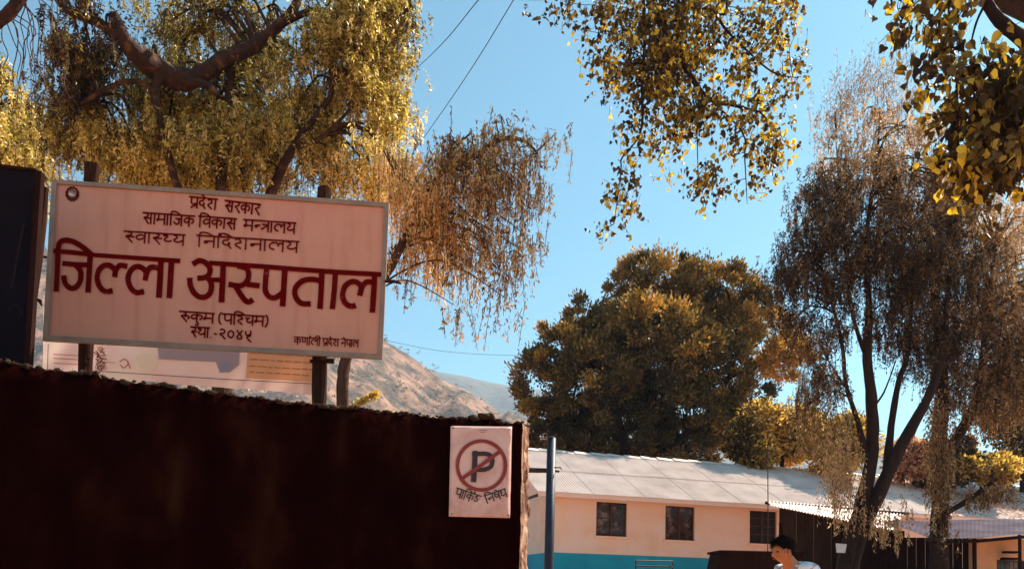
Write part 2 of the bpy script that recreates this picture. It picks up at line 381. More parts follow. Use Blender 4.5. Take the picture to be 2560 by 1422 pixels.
# roof: corrugated sheets in two courses, shared mesh
half = DEP/2 + .55; slope = math.atan2(rz_ - eave_z + .10, half); sl = half/math.cos(slope)
SW = .82; NW = 10
def sheet_mesh(length):
    mb = MB(); n = 66; rows = 3
    for j in range(rows+1):
        for i in range(n+1):
            x = SW*1.1*i/n; mb.v.append((x, length*j/rows, .020*math.cos(2*math.pi*NW*1.1*i/n)))
    for j in range(rows):
        for i in range(n):
            a = j*(n+1)+i; mb.f.append((a, a+1, a+n+2, a+n+1))
    me = mb.mesh('roof_sheet'); me.materials.append(M['roof']); me.polygons.foreach_set('use_smooth', [True]*len(me.polygons)); return me
sm_ = sheet_mesh(sl*.53)
nsh = int((LEN+1.2)/SW)
for side in (0, 1):
    for r_ in (0, 1):
        for i in range(nsh):
            o = link('roof_sheet', sm_, None, bld)
            off = r_*sl*.47; dz = .02*r_ + .0008*(i % 2)
            if side == 0:
                o.location = (-.6 + i*SW, DEP/2-half + off*math.cos(slope), eave_z-.19 + .03 + off*math.sin(slope) + dz); o.rotation_euler = (slope, 0, 0)
            else:
                o.location = (-.6 + (i+1)*SW, DEP/2+half - off*math.cos(slope), eave_z-.19 + .03 + off*math.sin(slope) + dz); o.rotation_euler = (slope, 0, math.pi)
ridge_z = eave_z - .19 + .03 + sl*math.sin(slope)
rc = MB(); RC = .62
for s in (-1, 1):
    rc.quad((0, 0, .075), (RC*1.05, 0, .06), (RC*1.05, s*.2, -.05), (0, s*.2, -.035))
rcm = rc.mesh('ridge_cap'); rcm.materials.append(M['ridge'])
for i in range(int((LEN+1.2)/RC)):
    o = link('ridge_cap', rcm, None, bld); o.location = (-.6 + i*RC, DEP/2, ridge_z + random.uniform(-.004, .01)); o.rotation_euler = (0, random.uniform(.015, .05), 0)
MB().box(-.55, LEN+.5, DEP/2-half+.02, DEP/2-half+.06, eave_z-.28, eave_z-.17).build('fascia', M['bwall'], bld)
MB().box(-.56, -.53, DEP/2-half+.1, DEP/2+half-.1, eave_z-.3, eave_z-.22).build('purlin_end', M['wood'], bld)
# fallen leaves on the right end of the roof
n = 2600; uu = 14 + 8*rng.random(n)**.7; ss = rng.random(n)*.85
Pl = np.stack([uu, DEP/2-half + sl*ss*math.cos(slope), eave_z-.13 + sl*ss*math.sin(slope) + .03], 1)
M['dry_leaf'] = leaf_mat('dry_leaves', [(0, (.16,.05,.03)), (.5, (.36,.14,.08)), (1, (.5,.25,.14))], .2)
o = link('fallen_leaves', leaves_mesh('fallen_leaves', Pl, rng.normal(size=(n,3))*np.array([1,1,.15]), rng.uniform(.07,.16,n), rng.uniform(.04,.09,n), rng.random(n), N=np.tile([0,0,1.], (n,1))+rng.normal(size=(n,3))*.2), M['dry_leaf'])
o.location = BO; o.rotation_euler = (0, 0, BA); tag(o, 'reddish dry leaves littering the right end of the corrugated roof', 'leaves', kind='stuff')

# roof antenna
pa = at(1920, 1250, 21.6); pb = at(1919, 1112, 21.6)
MB().tube([at(1920, 1420, 21.6)[:2] + (FLOOR,) if False else Vector((pa.x, pa.y, FLOOR)), pa, pb], .014, 6).build('antenna_pole', M['iron_dark'])
tag(bpy.data.objects['antenna_pole'], 'thin dark upright pole standing before the middle of the corrugated roof', 'pole')

# ---- sheds to the right
def shed(name, label, a0, a1, z_front, z_back, Yf, Yb, wallm, roofm, x_over=.3):
    pass
def corr_sheet(mb, A, B, C, D_, waves, amp=.02, rows=2):
    """A-B front edge, D-C back edge"""
    A, B, C, D_ = map(Vector, (A, B, C, D_)); nrm = (B-A).cross(D_-A).normalized(); n = waves*5; n0 = len(mb.v)
    for j in range(rows+1):
        for i in range(n+1):
            s = i/n; t = j/rows; p = A.lerp(B, s).lerp(D_.lerp(C, s), t) + nrm*amp*math.cos(2*math.pi*waves*s); mb.v.append(tuple(p))
    for j in range(rows):
        for i in range(n):
            a = n0 + j*(n+1)+i; mb.f.append((a, a+1, a+n+2, a+n+1))
sA = at(1925, 1262, 19.2); sB = at(2235, 1325, 18.4)
shedA = thing('lean_to_shed', 'low brown shed with a pale tin roof edge behind the forked tree trunk', 'shed', (sA.x, sA.y, gz(19)))
nA = 6
for i in range(nA):
    f0, f1 = i/nA, (i+1)/nA+.01
    a = sA.lerp(sB, f0); b = sA.lerp(sB, f1); zb = at(1920, 1255, 21.3)
    b0 = at(1915, 1251, 21.4).lerp(at(2260, 1277, 22.6), f0); b1 = at(1915, 1251, 21.4).lerp(at(2260, 1277, 22.6), f1)
    mb = MB(); corr_sheet(mb, a + Vector((0,0,random.uniform(-.01,.01))), b, b1, b0, 7); mb.build('roof_sheet', M['roof'], shedA, True, True)
MB().tube([at(1914, 1256, 21.0), at(2270, 1283, 21.9)], .045, 5).build('roof_beam', M['dark_wood'], shedA, True)
def vpanel(a, b, ztop_a, ztop_b, zb, th):
    n = (Vector((b.x-a.x, b.y-a.y, 0))).orthogonal(); n = Vector((-(b.y-a.y), b.x-a.x, 0)).normalized()
    return [(a.x, a.y, zb), (b.x, b.y, zb), (b.x, b.y, ztop_b), (a.x, a.y, ztop_a)], n*th
wa = at(1948, 1300, 20.0); wb = at(2262, 1338, 19.0)
npl = 14
for i in range(npl):
    a = wa.lerp(wb, i/npl); b = wa.lerp(wb, (i+.995)/npl)
    zt = sA.lerp(sB, i/npl).z - .02
    off = Vector((0, .004*(i % 2), 0))
    pr, nn = vpanel(a+off, b+off, zt+.05, zt+.02, gz(19), .03)
    MB().prism(pr, nn).build('plank', M['shedwall'] if i < 7 else M['dark_wood'], shedA, True)
for px in (1952, 2085, 2200):
    p = at(px, 1310, 19.4); MB().tube([(p.x, p.y, gz(19)), (p.x, p.y, p.z+.05)], .05, 8).build('post', M['dark_wood'], shedA, True)
# second shed, tin roof with shade put into its mauve colour
f = [at(2212, 1303, 19.5), at(2330, 1346, 16.9), at(2448, 1344, 16.9), at(2700, 1322, 17.4), at(2700, 1296, 20.5), at(2450, 1297, 20.3), at(2330, 1300, 20.2), at(2230, 1300, 20.2)]
shedB = thing('tin_roofed_stall', 'low stall with a tin roof coloured a dark shaded mauve and an ochre wall at the right edge', 'shed', (f[2].x, f[2].y+.5, gz(17.4)))
for (A_, B_, C_, D2, w) in ((f[0], f[1], f[6], f[7], 10), (f[1], f[2], f[5], f[6], 12), (f[2], f[3], f[4], f[5], 20)):
    mb = MB(); corr_sheet(mb, A_, B_, C_, D2, w, .0035); mb.build('roof_sheet', M['shaded_tin'], shedB, True, True)
MB().tube([f[1]+Vector((0,.05,-.05)), f[2]+Vector((0,.05,-.06)), f[3]+Vector((0,.05,-.06))], .04, 5).build('roof_beam', M['dark_wood'], shedB, True)
a = at(2434, 1345, 17.6); b = at(2720, 1330, 18.2)
wpx0, wpx1 = at(2492, 1398, 17.72), at(2600, 1398, 17.9)
def seg(p, q, z0, z1, m, nm, th=.15):
    pr, nn = vpanel(p, q, z1, z1, z0, th); return MB().prism(pr, nn).build(nm, m, shedB, True)
zt = a.z+.02; zg = gz(17.4)
seg(a, wpx0, zg, zt, M['shed_orange'], 'wall'); seg(wpx1, b, zg, zt, M['shed_orange'], 'wall')
seg(wpx0, wpx1, wpx0.z, zt, M['shed_orange'], 'wall'); seg(wpx0, wpx1, zg, wpx0.z-1.0, M['shed_orange'], 'wall')
wz1 = wpx0.z; wz0 = wz1 - 1.0
fr = MB(); 
fr.tube([(wpx0.x, wpx0.y+.02, wz1-.02), (wpx1.x, wpx1.y+.02, wz1-.02)], .03, 4).tube([(wpx0.x+.02, wpx0.y+.02, wz0), (wpx0.x+.02, wpx0.y+.02, wz1)], .03, 4)
fo = fr.build('window', M['iron_dark'], shedB, True)
for i in range(9):
    q = wpx0.lerp(wpx1, (i+1)/10); MB().tube([(q.x, q.y+.02, wz0), (q.x, q.y+.02, wz1)], .009, 5).build('bar', M['iron_dark'], fo, True)
pr, nn = vpanel(wpx0+Vector((0,.3,0)), wpx1+Vector((0,.3,0)), wz1, wz1, wz0, .02); MB().prism(pr, nn).build('window_dark', M['glass'], fo, True)
dk0 = at(2225, 1345, 19.0); dk1 = at(2430, 1345, 17.9); nbp = 9
for i in range(nbp):
    p = dk0.lerp(dk1, i/nbp); q = dk0.lerp(dk1, (i+.95)/nbp)
    seg(p, q, zg, p.z+.02, M['dark_wood'], 'plank', .04)
p = at(2549, 1336, 16.95); MB().tube([(p.x, p.y, zg), (p.x, p.y, p.z)], .035, 8).build('post', M['dark_wood'], shedB, True)
p = at(2436, 1345, 17.0); MB().tube([(p.x, p.y, zg), (p.x, p.y, p.z)], .045, 8).build('post', M['dark_wood'], shedB, True)
ap, aq = at(2515, 1376, 17.5), at(2545, 1374, 17.5)
MB().box(ap.x, aq.x, ap.y-.02, ap.y+.15, ap.z-.05, ap.z).box(ap.x-.05, aq.x, ap.y-.02, ap.y+.14, ap.z-.2, ap.z-.15).build('shelf', M['dark_wood'], shedB, True)

# ---- things in front of the building
p0 = at(1590, 1400, 19.5); p1 = at(1682, 1402, 19.8)
rack = thing('metal_bench', 'dark metal bench backrest standing before the teal wall', 'bench', (p0.x, p0.y, gz(19.5)))
L_ = (p1-p0).length
zt = p0.z
for k, dz in enumerate((0, -.14)):
    MB().tube([p0+Vector((0,0,dz)), p1+Vector((0,0,dz))], .018, 6).build('rail', M['iron_dark'], rack, True)
for q in (p0, p1):
    MB().tube([(q.x, q.y, gz(19.5)), (q.x, q.y+.02, q.z)], .018, 6).build('leg', M['iron_dark'], rack, True)
    MB().tube([(q.x, q.y-.42, gz(19)), (q.x, q.y-.42, gz(19)+.45)], .018, 6).build('leg', M['iron_dark'], rack, True)
MB().prism([(p0.x, p0.y-.44, gz(19)+.45), (p1.x, p1.y-.44, gz(19)+.45), (p1.x, p1.y, gz(19)+.45), (p0.x, p0.y, gz(19)+.45)], (0, 0, .03)).build('seat', M['iron_dark'], rack, True)
c0 = at(1803, 1380, 12.0); c1 = at(1935, 1381, 12.2)
ctr = thing('vendor_counter', 'dark brown booth top with a slanting left side before the teal wall', 'booth', ((c0.x+c1.x)/2, 12.3, gz(12)))
c0b = at(1785, 1425, 12.0)
MB().prism([(c0b.x-.12, 12, gz(12)), (c1.x+.4, 12, gz(12)), (c1.x+.4, 12, c1.z), (c0.x, 12, c0.z)], (0, .7, 0)).build('cabinet', M['dark_wood'], ctr, True, bevel=.01)
MB().box(c0.x-.03, c1.x+.43, 11.95, 12.75, c0.z, c0.z+.035).build('top', M['dark_wood'], ctr, True)
# blue pole
pp = [at(1379, 1094, 8.2), at(1374, 1300, 8.2)]; d = (pp[1]-pp[0]); pbase = Vector((at(1371,1422,8.2).x-.005, 8.2, gz(8.2)))
pole = thing('blue_pole', 'blue grey steel pole standing just right of the dark wall', 'pole', pbase)
MB().tube([pbase, at(1372, 1422, 8.2), pp[0]], [.052, .052, .048], 16).build('shaft', M['bluepole'], pole, True, True)
MB().tube([pp[0], pp[0]+Vector((0,0,.012))], [.05, .03], 16).build('cap', M['bluepole'], pole, True)
b0, b1 = at(1326, 1174, 8.25), at(1396, 1176, 8.25)
MB().prism([b0+Vector((-.05,0,.024)), b0+Vector((-.05,0,-.024)), at(1378,1180,8.25)+Vector((0,0,-.0)), at(1378,1170,8.25)], (0, .05, 0)).build('bracket', M['iron_dark'], pole, True)
MB().tube([at(1385,1168,8.16), at(1402,1168,8.16), at(1404,1173,8.16)], .007, 5).tube([at(1388,1177,8.16), at(1398,1178,8.16)], .012, 5).build('hook', M['iron_dark'], pole, True)

# ============================================================ BOUNDARY WALL
EYE = CAM.z
def depth_for(px, py, z):      # depth where the pixel's ray reaches height z
    d = ray(px, py); t = (z-EYE)/d.z; return CAM + d*t
WT = 2.62
wl_ = depth_for(-40, 902, WT); wr_ = depth_for(1306, 1060, WT)
wdir = (wr_-wl_).normalized(); wdir.z = 0; wnorm = Vector((wdir.y, -wdir.x, 0)).normalized()   # towards camera
back = Vector((.035, .24, 0))
bw = thing('boundary_wall', 'near black weathered wall with a ragged top below the hospital signboard', 'wall', (wl_.x, wl_.y, 0))
L0 = wl_ - wdir*1.2
mb = MB(); nx = 260; nz = 26; total = (wr_-L0).length
# photographed top line (ragged)
toppts = [(-400, 870), (0, 905), (60, 912), (110, 922), (200, 928), (240, 938), (300, 950), (400, 962), (480, 972), (560, 984), (640, 992), (720, 1002), (800, 1012), (860, 1017), (950, 1026), (1020, 1033), (1070, 1038), (1110, 1042), (1150, 1046), (1180, 1040), (1205, 1041), (1240, 1050), (1280, 1055), (1310, 1058)]
TX = [p[0] for p in toppts]; TY = [p[1] for p in toppts]
def px_of(p):
    d = CR.transposed() @ (p - CAM); return 1280 + F*d.x/(-d.z), 711 + SHIFT*2560 - F*d.y/(-d.z)
def wtop(p):
    x, y = px_of(Vector((p.x, p.y, WT)))
    q = onplane(x, float(np.interp(x, TX, TY)), wl_, wnorm)
    return q.z
tops = []
for i in range(nx+1):
    q = L0 + wdir*total*i/nx; z = wtop(q)
    z += .018*mn.noise(Vector((q.x*9, 0, 0))) + .014*mn.noise(Vector((q.x*28, 4, 0))) + .008*random.uniform(-1, 1)
    if i == nx: z = wtop(q)
    tops.append(z)
    for j in range(nz+1):
        s = j/nz; zz = z*s**.8
        dsp = .02*mn.fractal(Vector((q.x*3, zz*3, 1)), 1, 2, 5) if 0 < j else 0
        if j == nz: dsp -= .03
        r = q + wnorm*(dsp if i < nx else 0)
        mb.v.append((r.x, r.y, zz))
n1 = len(mb.v)
for i in range(nx):
    for j in range(nz):
        a = i*(nz+1)+j; mb.f.append((a, a+nz+1, a+nz+2, a+1))
for i in range(nx+1):
    q = L0 + wdir*total*i/nx + back; mb.v.append((q.x, q.y, tops[i]+.01)); mb.v.append((q.x, q.y, 0))
for i in range(nx):
    a = i*(nz+1)+nz; b = (i+1)*(nz+1)+nz; c = n1+2*i; d2 = n1+2*i+2
    mb.f.append((a, b, d2, c)); mb.f.append((c, d2, d2+1, c+1))
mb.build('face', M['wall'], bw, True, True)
# broken, sunlit end of the wall
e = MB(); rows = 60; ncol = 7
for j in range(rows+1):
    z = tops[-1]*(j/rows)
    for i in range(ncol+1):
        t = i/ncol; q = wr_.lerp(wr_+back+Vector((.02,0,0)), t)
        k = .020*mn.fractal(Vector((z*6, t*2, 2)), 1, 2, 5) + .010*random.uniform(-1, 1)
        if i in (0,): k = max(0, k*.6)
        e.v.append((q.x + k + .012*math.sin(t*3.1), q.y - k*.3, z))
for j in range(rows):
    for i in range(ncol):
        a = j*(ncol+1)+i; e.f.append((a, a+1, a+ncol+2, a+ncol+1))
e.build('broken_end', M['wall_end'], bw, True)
# lumps of turf and stones along the coping
cp = MB()
for i in range(900):
    t = random.random(); q = L0 + wdir*total*t + back*random.uniform(.05, .9); z = tops[int(t*nx)]
    x, y = px_of(Vector((q.x, q.y, z)))
    s = random.uniform(.004, .015) * (1.7 if 1150 < x < 1230 else 1)
    cp.ball((q.x, q.y, z + s*.2), s*random.uniform(1, 2.6), s*1.4, s, 6, 4, .25)
o = cp.build('turf_crust', M['turf'], bw, True); o['kind'] = 'stuff'
# grass wisps on the wall top
n = 900; t = rng.random(n); q = np.array([list(L0 + wdir*total*a + back*random.uniform(.1,.9)) for a in t]); q[:, 2] = np.interp(t, np.linspace(0,1,nx+1), tops)
M['drygrass'] = leaf_mat('dry_grass', [(0, (.05,.025,.01)), (.6, (.18,.10,.035)), (1, (.42,.30,.08))], .4)
o = link('dry_grass', leaves_mesh('dry_grass', q, rng.normal(size=(n,3))*.5+np.array([0,0,1.]), rng.uniform(.012,.045,n), rng.uniform(.003,.006,n), rng.random(n)**1.5), M['drygrass'])
tag(o, 'sparse dry grass along the top of the dark wall', 'grass', kind='stuff')
# yellow plant on the wall
pc = at(885, 1018, wl_.y + (wr_.y-wl_.y)*.68 + .28)
yp = thing('yellow_plant', 'small yellow green sprig leaning right above the wall top', 'plant', pc)
ln = [at(878, 1024, pc.y), at(900, 1005, pc.y), at(925, 992, pc.y), at(942, 985, pc.y)]
MB().tube(ln, [.006, .004, .003, .002], 5).build('stem', M['bark'], yp, True)
sp = spline(ln, 12); n = 260; base = np.array([list(random.choice(sp)) for _ in range(n)]) + rng.normal(size=(n,3))*.008
M['yleaf'] = leaf_mat('yellow_green_leaves', [(0, (.20,.17,.03)), (.5, (.50,.36,.06)), (1, (.78,.55,.14))], .5, 1.3)
link('foliage', leaves_mesh('foliage', base, rng.normal(size=(n,3))*.7+np.array([.3,0,.4]), rng.uniform(.02,.05,n), rng.uniform(.008,.016,n), rng.random(n)), M['yleaf'], yp, True)

# ============================================================ LETTERING
G = {  # stroke glyphs, headline at y=10
'p': (8, ["2,10 2,5.5 2.8,4 4.5,3.6 7,5.2", "7,10 7,0"]),
'pr': (8, ["2,10 2,5.5 2.8,4 4.5,3.6 7,5.2", "7,10 7,0", "7,3.2 4,1.8 2,0"]),
'r': (6, ["1.5,10 4.5,9 4.6,7.2 1.6,5.6 3,4 5.8,0"]),
'ru': (8, ["1.5,10 4.5,9 4.6,7.2 1.6,5.6 3,4 5.8,0", "4,5 6,6.3 7.4,4.6 6.2,3"]),
'd': (7, ["4,10 4,7.8 1.6,7 1.2,4.6 3,3.2 5.2,4.4 4.2,5.6", "4,3.4 6.2,.2"]),
'sh': (9, ["1.2,8.2 2.6,9.2 4.2,8 3.8,6 1.6,4.6 2,3 4,1.6 4.6,.4", "3.4,5.8 5,6.4", "7.5,10 7.5,0"]),
'shh': (6, ["1.2,8.2 2.6,9.2 4.2,8 3.8,6 1.6,4.6 2,3 4,1.6 4.6,.4", "3.4,5.8 5.4,6.4"]),
's': (8.5, ["1.2,10 4.2,9 4.2,7.2 1.2,5.6 2.6,4 5.2,0", "2.4,5.4 7,5.4", "7,10 7,0"]),
'sh_': (6, ["1.2,10 4.2,9 4.2,7.2 1.2,5.6 2.6,4 5.2,0", "2.4,5.4 6.3,5.4"]),
'k': (9.5, ["5,10 5,0", "5,7 3,7.7 1.1,6.2 1.4,4.2 3,3.6 5,5.2", "5,6.4 7,7.6 8.7,6.2 8.2,4 7.2,3"]),
'a': (3, ["1.5,10 1.5,0"]),
'm': (8, ["2,10 2,4.6", "2.2,4.8 1,3.8 .9,5.2 2,5 7,5", "7,10 7,0"]),
'j': (9, ["7.5,10 7.5,0", "7.5,6.6 2.4,6.6", "4.4,6.5 5.6,4.6 4.8,2 2.6,1.8 1.2,3.8"]),
'v': (7.5, ["6.5,10 6.5,0", "6.5,6.6 4,7.6 1.6,6.2 1.6,4.2 3.4,3.2 6.5,5.2"]),
'n': (8, ["7,10 7,0", "7,5.6 3,5.6 1.4,5 2,3.8 3.2,4.6 3,5.5"]),
'nh': (5, ["5.4,5.8 3,5.8 1.4,5.2 2,4 3.2,4.8 3,5.7"]),
'tr': (8, ["7,10 7,0", "7,6.8 2.2,6.8", "7,6.2 4.5,4.6 1.4,2.2"]),
't': (8, ["7,10 7,0", "7,7 4,7.4 1.8,5.8 1.8,3.2 4.4,1.8"]),
'l': (10, ["9,10 9,0", "9,6.8 7.4,7.6 6.4,6.2 6.2,4.8", "6.4,6.2 5,7.8 2.6,7.4 1.2,5 2,2.6 4.2,1.7"]),
'y': (8, ["7,10 7,0", "1.4,9.2 3.2,8.6 3.2,6.8 1.6,5 2.4,3.4 4.4,3.2 7,4.8"]),
'th': (8.5, ["7.5,10 7.5,0", "3,8.4 1.5,8 1.5,9.4 3.2,9.2 3.4,7.2 1.8,5 2.6,3.4 4.6,3.2 7.5,4.8"]),
'thh': (6, ["3,8.4 1.5,8 1.5,9.4 3.2,9.2 3.4,7.2 1.8,5 2.6,3.4 4.6,3.2 6,4.2"]),
'i': (3, ["1.5,0 1.5,11 3,13 6.2,12.6 9.6,10"]),
'ii': (3, ["1.5,0 1.5,11 .2,12.8 -2.6,12.6 -4,11"]),
'e': (0, ["-1.5,10 -3.6,12.2 -5,12.6"]),
'R': (0, ["-1.4,10 -.2,11.6 -1.6,12.8"]),
'u': (0, ["-4.4,0 -3.2,-.8 -3.6,-2.6 -5.4,-2.2"]),
'ch': (8, ["7,10 7,0", "1.2,7.2 4.6,7.2", "3.4,7 2.4,5 3.2,3.4 5,3.2 7,5"]),
'nn': (9, ["1.8,10 1.8,5.6 2.8,4.2 4.4,4.2 5.2,5.6 5.2,10", "7.8,10 7.8,0"]),
'ng': (8, ["4,10 4,8.6 1.8,7.6 2.8,6.4 5,5.8 5,3.6 3,2.6 1.2,4", "7,6.4 7.3,6.4"]),
'ss': (8, ["2,10 2,5.5 2.8,4 4.5,3.6 7,5.2", "7,10 7,0", "2,8.4 7,5.6"]),
'dh': (8.5, ["7.5,10 7.5,0", "3,8.6 1.8,9.4 1.3,8 3,6.8 1.6,5 2.4,3.4 4.4,3.2 7.5,4.8"]),
'(': (4, ["3.2,11.5 1.6,8.5 1.6,3 3.2,-.5"]), ')': (4, ["1,11.5 2.6,8.5 2.6,3 1,-.5"]),
'.': (3, ["1.2,.4 1.8,.4"]), '-': (4, ["1,4.5 3,4.5"]), ' ': (4, []),
'2': (6.5, ["1.4,8.4 3,9.6 5,8 4.2,5.8 1.8,5.2 1.6,4.4 3.6,3 5.4,.2"]),
'0': (6.5, ["3.2,8.6 1.4,7 1.3,3.6 3.2,2 5,3.6 5,7 3.2,8.6"]),
'4': (6.5, ["1.2,9.4 3,6 5,3.4 4.2,1.4 2.2,1.4 1.6,3.4 3.4,6 5.2,9.4"]),
'5': (6.5, ["1.4,9 1.4,6.2 3,5 5,6.4", "5,9.6 5,5 3.4,4 2.6,2.6 5.6,-1.2"]),
}
class Ink:
    """painted strokes lying on a plane, each stroke a hair above the one before"""
    def __init__(s, p0, n, lift=.002): s.p0 = p0; s.n = n.normalized(); s.mb = MB(); s.k = 0; s.lift = lift
    def pt(s, x, y, o): return onplane(x, y, s.p0, s.n) + s.n*o
    def stroke(s, pts, w, smooth=True, wend=1.0):
        if smooth and len(pts) > 2: P_ = [Vector((p.x, p.y)) for p in spline([(a, b, 0) for a, b in pts], 5)]
        else: P_ = [Vector(p) for p in pts]
        o = s.lift + s.k*.00012; s.k += 1
        n = len(P_); Lp = []; Rp = []
        for i in range(n):
            d = (P_[min(i+1, n-1)] - P_[max(i-1, 0)])
            if d.length < 1e-6: d = Vector((1, 0))
            d.normalize(); q = Vector((-d.y, d.x)); ww = w*.5*(1 + .10*mn.noise(Vector((P_[i].x*.15, P_[i].y*.15, s.k))))
            e = P_[i] - d*(w*.12 if i == 0 else 0) + d*(w*.12 if i == n-1 else 0)
            Lp.append(e + q*ww); Rp.append(e - q*ww)
        for i in range(n-1):
            s.mb.quad(s.pt(*Lp[i], o), s.pt(*Rp[i], o), s.pt(*Rp[i+1], o), s.pt(*Lp[i+1], o))
    def poly(s, pts, ):
        o = s.lift + s.k*.00012; s.k += 1
        n = len(s.mb.v); s.mb.v += [tuple(s.pt(x, y, o)) for x, y in pts]; s.mb.f.append(tuple(range(n, n+len(pts))))
    def word(s, toks, x0, y0, x1, y1, h, w, head=True, bend=0):
        toks = toks.split(); tot = sum(G[t][0] for t in toks); sx = 1.0/tot
        dx, dy = x1-x0, y1-y0; L = math.hypot(dx, dy); ux, uy = dx/L, dy/L; nx_, ny_ = -uy, ux
        def mp(gx, gy):
            a = gx*sx*L; b = (10-gy)/10*h + bend*math.sin(math.pi*min(max(gx*sx, 0), 1))
            return (x0 + ux*a - uy*b*0 + nx_*b, y0 + uy*a + ny_*b)
        x = 0
        hs = None
        for t in toks:
            wd, st = G[t]
            for q in st:
                pts = [tuple(map(float, c.split(','))) for c in q.split()]
                s.stroke([mp(x+a, b) for a, b in pts], w, True)
            x += wd
        if head:
            x = 0; run = None; runs = []
            for t in toks + [' ']:
                hd = t not in ('(', ')', '.', '-', ' ', '2', '0', '4', '5')
                if hd and run is None: run = x
                if not hd and run is not None: runs.append((run, x)); run = None
                x += G[t][0]
            for a, b in runs: s.stroke([mp(a-.2, 10), mp((a+b)/2, 10), mp(b+.3, 10)], w*1.05, False)
    def build(s, name, m, parent): 
        return s.mb.build(name, m, parent, True)

# ============================================================ MAIN SIGNBOARD
SL = at(122, 650, 5.19)
sdir = Vector((13, 1, 0)).normalized(); sn = Vector((sdir.y, -sdir.x, 0))      # faces the camera
sign = thing('hospital_signboard', 'large peach signboard with dark red Devanagari lettering in a grey iron frame', 'signboard', (at(540, 900, 5.2).x, 5.25, 2.6))
bm_ = M['board']; n_ = bm_.node_tree.nodes; l_ = bm_.node_tree.links; p_ = n_['Principled BSDF']       # dust and rust runs
src_ = p_.inputs['Base Color'].links[0].from_socket; tc_ = n_.new('ShaderNodeTexCoord'); mp_ = n_.new('ShaderNodeMapping'); mp_.inputs['Scale'].default_value = (7, 7, .8)
t_ = n_.new('ShaderNodeTexNoise'); t_.inputs['Scale'].default_value = 1.6; t_.inputs['Detail'].default_value = 8; l_.new(tc_.outputs['Object'], mp_.inputs[0]); l_.new(mp_.outputs[0], t_.inputs[0])
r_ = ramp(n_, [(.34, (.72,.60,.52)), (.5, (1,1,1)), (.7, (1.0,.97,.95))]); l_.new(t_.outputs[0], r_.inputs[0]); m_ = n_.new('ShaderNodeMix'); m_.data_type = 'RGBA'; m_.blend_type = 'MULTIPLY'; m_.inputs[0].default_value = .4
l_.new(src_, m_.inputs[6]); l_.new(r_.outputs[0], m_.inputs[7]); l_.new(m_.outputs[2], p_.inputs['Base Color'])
c = [onplane(x, y, SL, sn) for x, y in ((108, 852), (956, 898), (973, 508), (131, 450))]
MB().prism([p - sn*.004 for p in c], -sn*.012).build('board', M['board'], sign, True)
inn = [onplane(x, y, SL, sn) for x, y in ((121, 839), (945, 886), (961, 519), (143, 461))]
for i, nm in enumerate(('frame_bottom', 'frame_right', 'frame_top', 'frame_left')):
    j = (i+1) % 4
    MB().prism([p + sn*.012 for p in (c[i], c[j], inn[j], inn[i])], -sn*.03).build('frame_bar', M['frame'], sign, True, bevel=.002)
ink = Ink(SL, sn)
def c3(*a): return [(100 + x/4.443, 580 + y/4.443) for x, y in a]
def c4(*a): return [(440 + x/4.741, 620 + y/4.741) for x, y in a]
w = 13.6
title = [
 (c3((140,208),(370,228),(590,254),(1060,288),(1552,322)), 11.5, 0),
 (c3((182,655),(195,400),(205,180),(232,110),(292,92),(380,112),(480,172),(575,252)), w, 1),
 (c3((560,235),(548,450),(535,665)), w*1.05, 0), (c3((258,348),(400,362),(540,366)), 13, 0),
 (c3((395,365),(450,430),(452,530),(410,605),(345,625),(285,575),(265,490)), w, 1),
 (c3((965,382),(890,372),(845,425),(832,495)), w, 1), (c3((848,440),(790,380),(715,372),(655,430),(637,520),(668,610),(730,662),(802,652)), w, 1),
 (c3((1345,318),(1335,520),(1322,722)), w*1.1, 0), (c3((1330,402),(1235,392),(1188,450),(1170,532)), w, 1),
 (c3((1190,455),(1130,395),(1060,388),(1000,445),(980,530),(1010,620),(1072,672),(1150,662)), w, 1),
 (c3((1462,330),(1450,520),(1438,728)), w*1.05, 0),
 (c4((205,190),(280,152),(355,178),(402,240),(395,312),(340,350),(262,358)), w, 1),
 (c4((375,345),(418,420),(415,510),(370,570),(290,582),(215,530),(172,440),(165,360)), w, 1),
 (c4((420,378),(500,378),(560,388)), 12, 0), (c4((562,195),(552,420),(540,638)), w*1.05, 0),
 (c4((400,178),(1020,220),(1500,258),(2000,292),(2445,316)), 12, 0),
 (c4((735,215),(835,240),(862,315),(840,400),(760,448),(630,432)), w, 1),
 (c4((705,450),(760,540),(820,620),(865,640),(908,615)), w, 1), (c4((850,432),(985,448)), w, 0),
 (c4((1078,235),(1062,400),(1062,510),(1110,580),(1180,588),(1265,530)), w, 1), (c4((1292,240),(1280,450),(1265,685)), w*1.05, 0),
 (c4((1730,285),(1722,500),(1708,715)), w*1.05, 0), (c4((1725,395),(1620,372),(1500,392),(1415,480),(1420,580),(1485,655),(1590,662)), w, 1),
 (c4((1890,300),(1878,500),(1855,717)), w*1.05, 0),
 (c4((2355,310),(2345,520),(2328,758)), w*1.05, 0), (c4((2345,412),(2260,405),(2205,465),(2180,560)), w, 1),
 (c4((2210,470),(2150,412),(2080,402),(2005,455),(1975,560),(2005,650),(2070,692),(2125,682)), w, 1)]
for pts, ww, sm in title: ink.stroke(pts, ww, bool(sm))
ink.build('title_lettering', M['red_paint'], sign)
def line(words, name='small_lettering', w=4.0):
    k = Ink(SL, sn)
    for (t, x0, y0, x1, y1, h) in words: k.word(t, x0, y0, x1, y1, h, w)
    k.build(name, M['red_paint'], sign)
line([("pr d e sh a" if False else "pr d e sh", 474, 492, 544, 499, 27), ("s r k a r", 563, 502, 652, 512, 27)])
line([("s a m a i j k", 358, 532, 487, 541, 27), ("i v k a s", 497, 541, 592, 548, 27), ("m nh tr a l y", 610, 550, 740, 559, 27)])
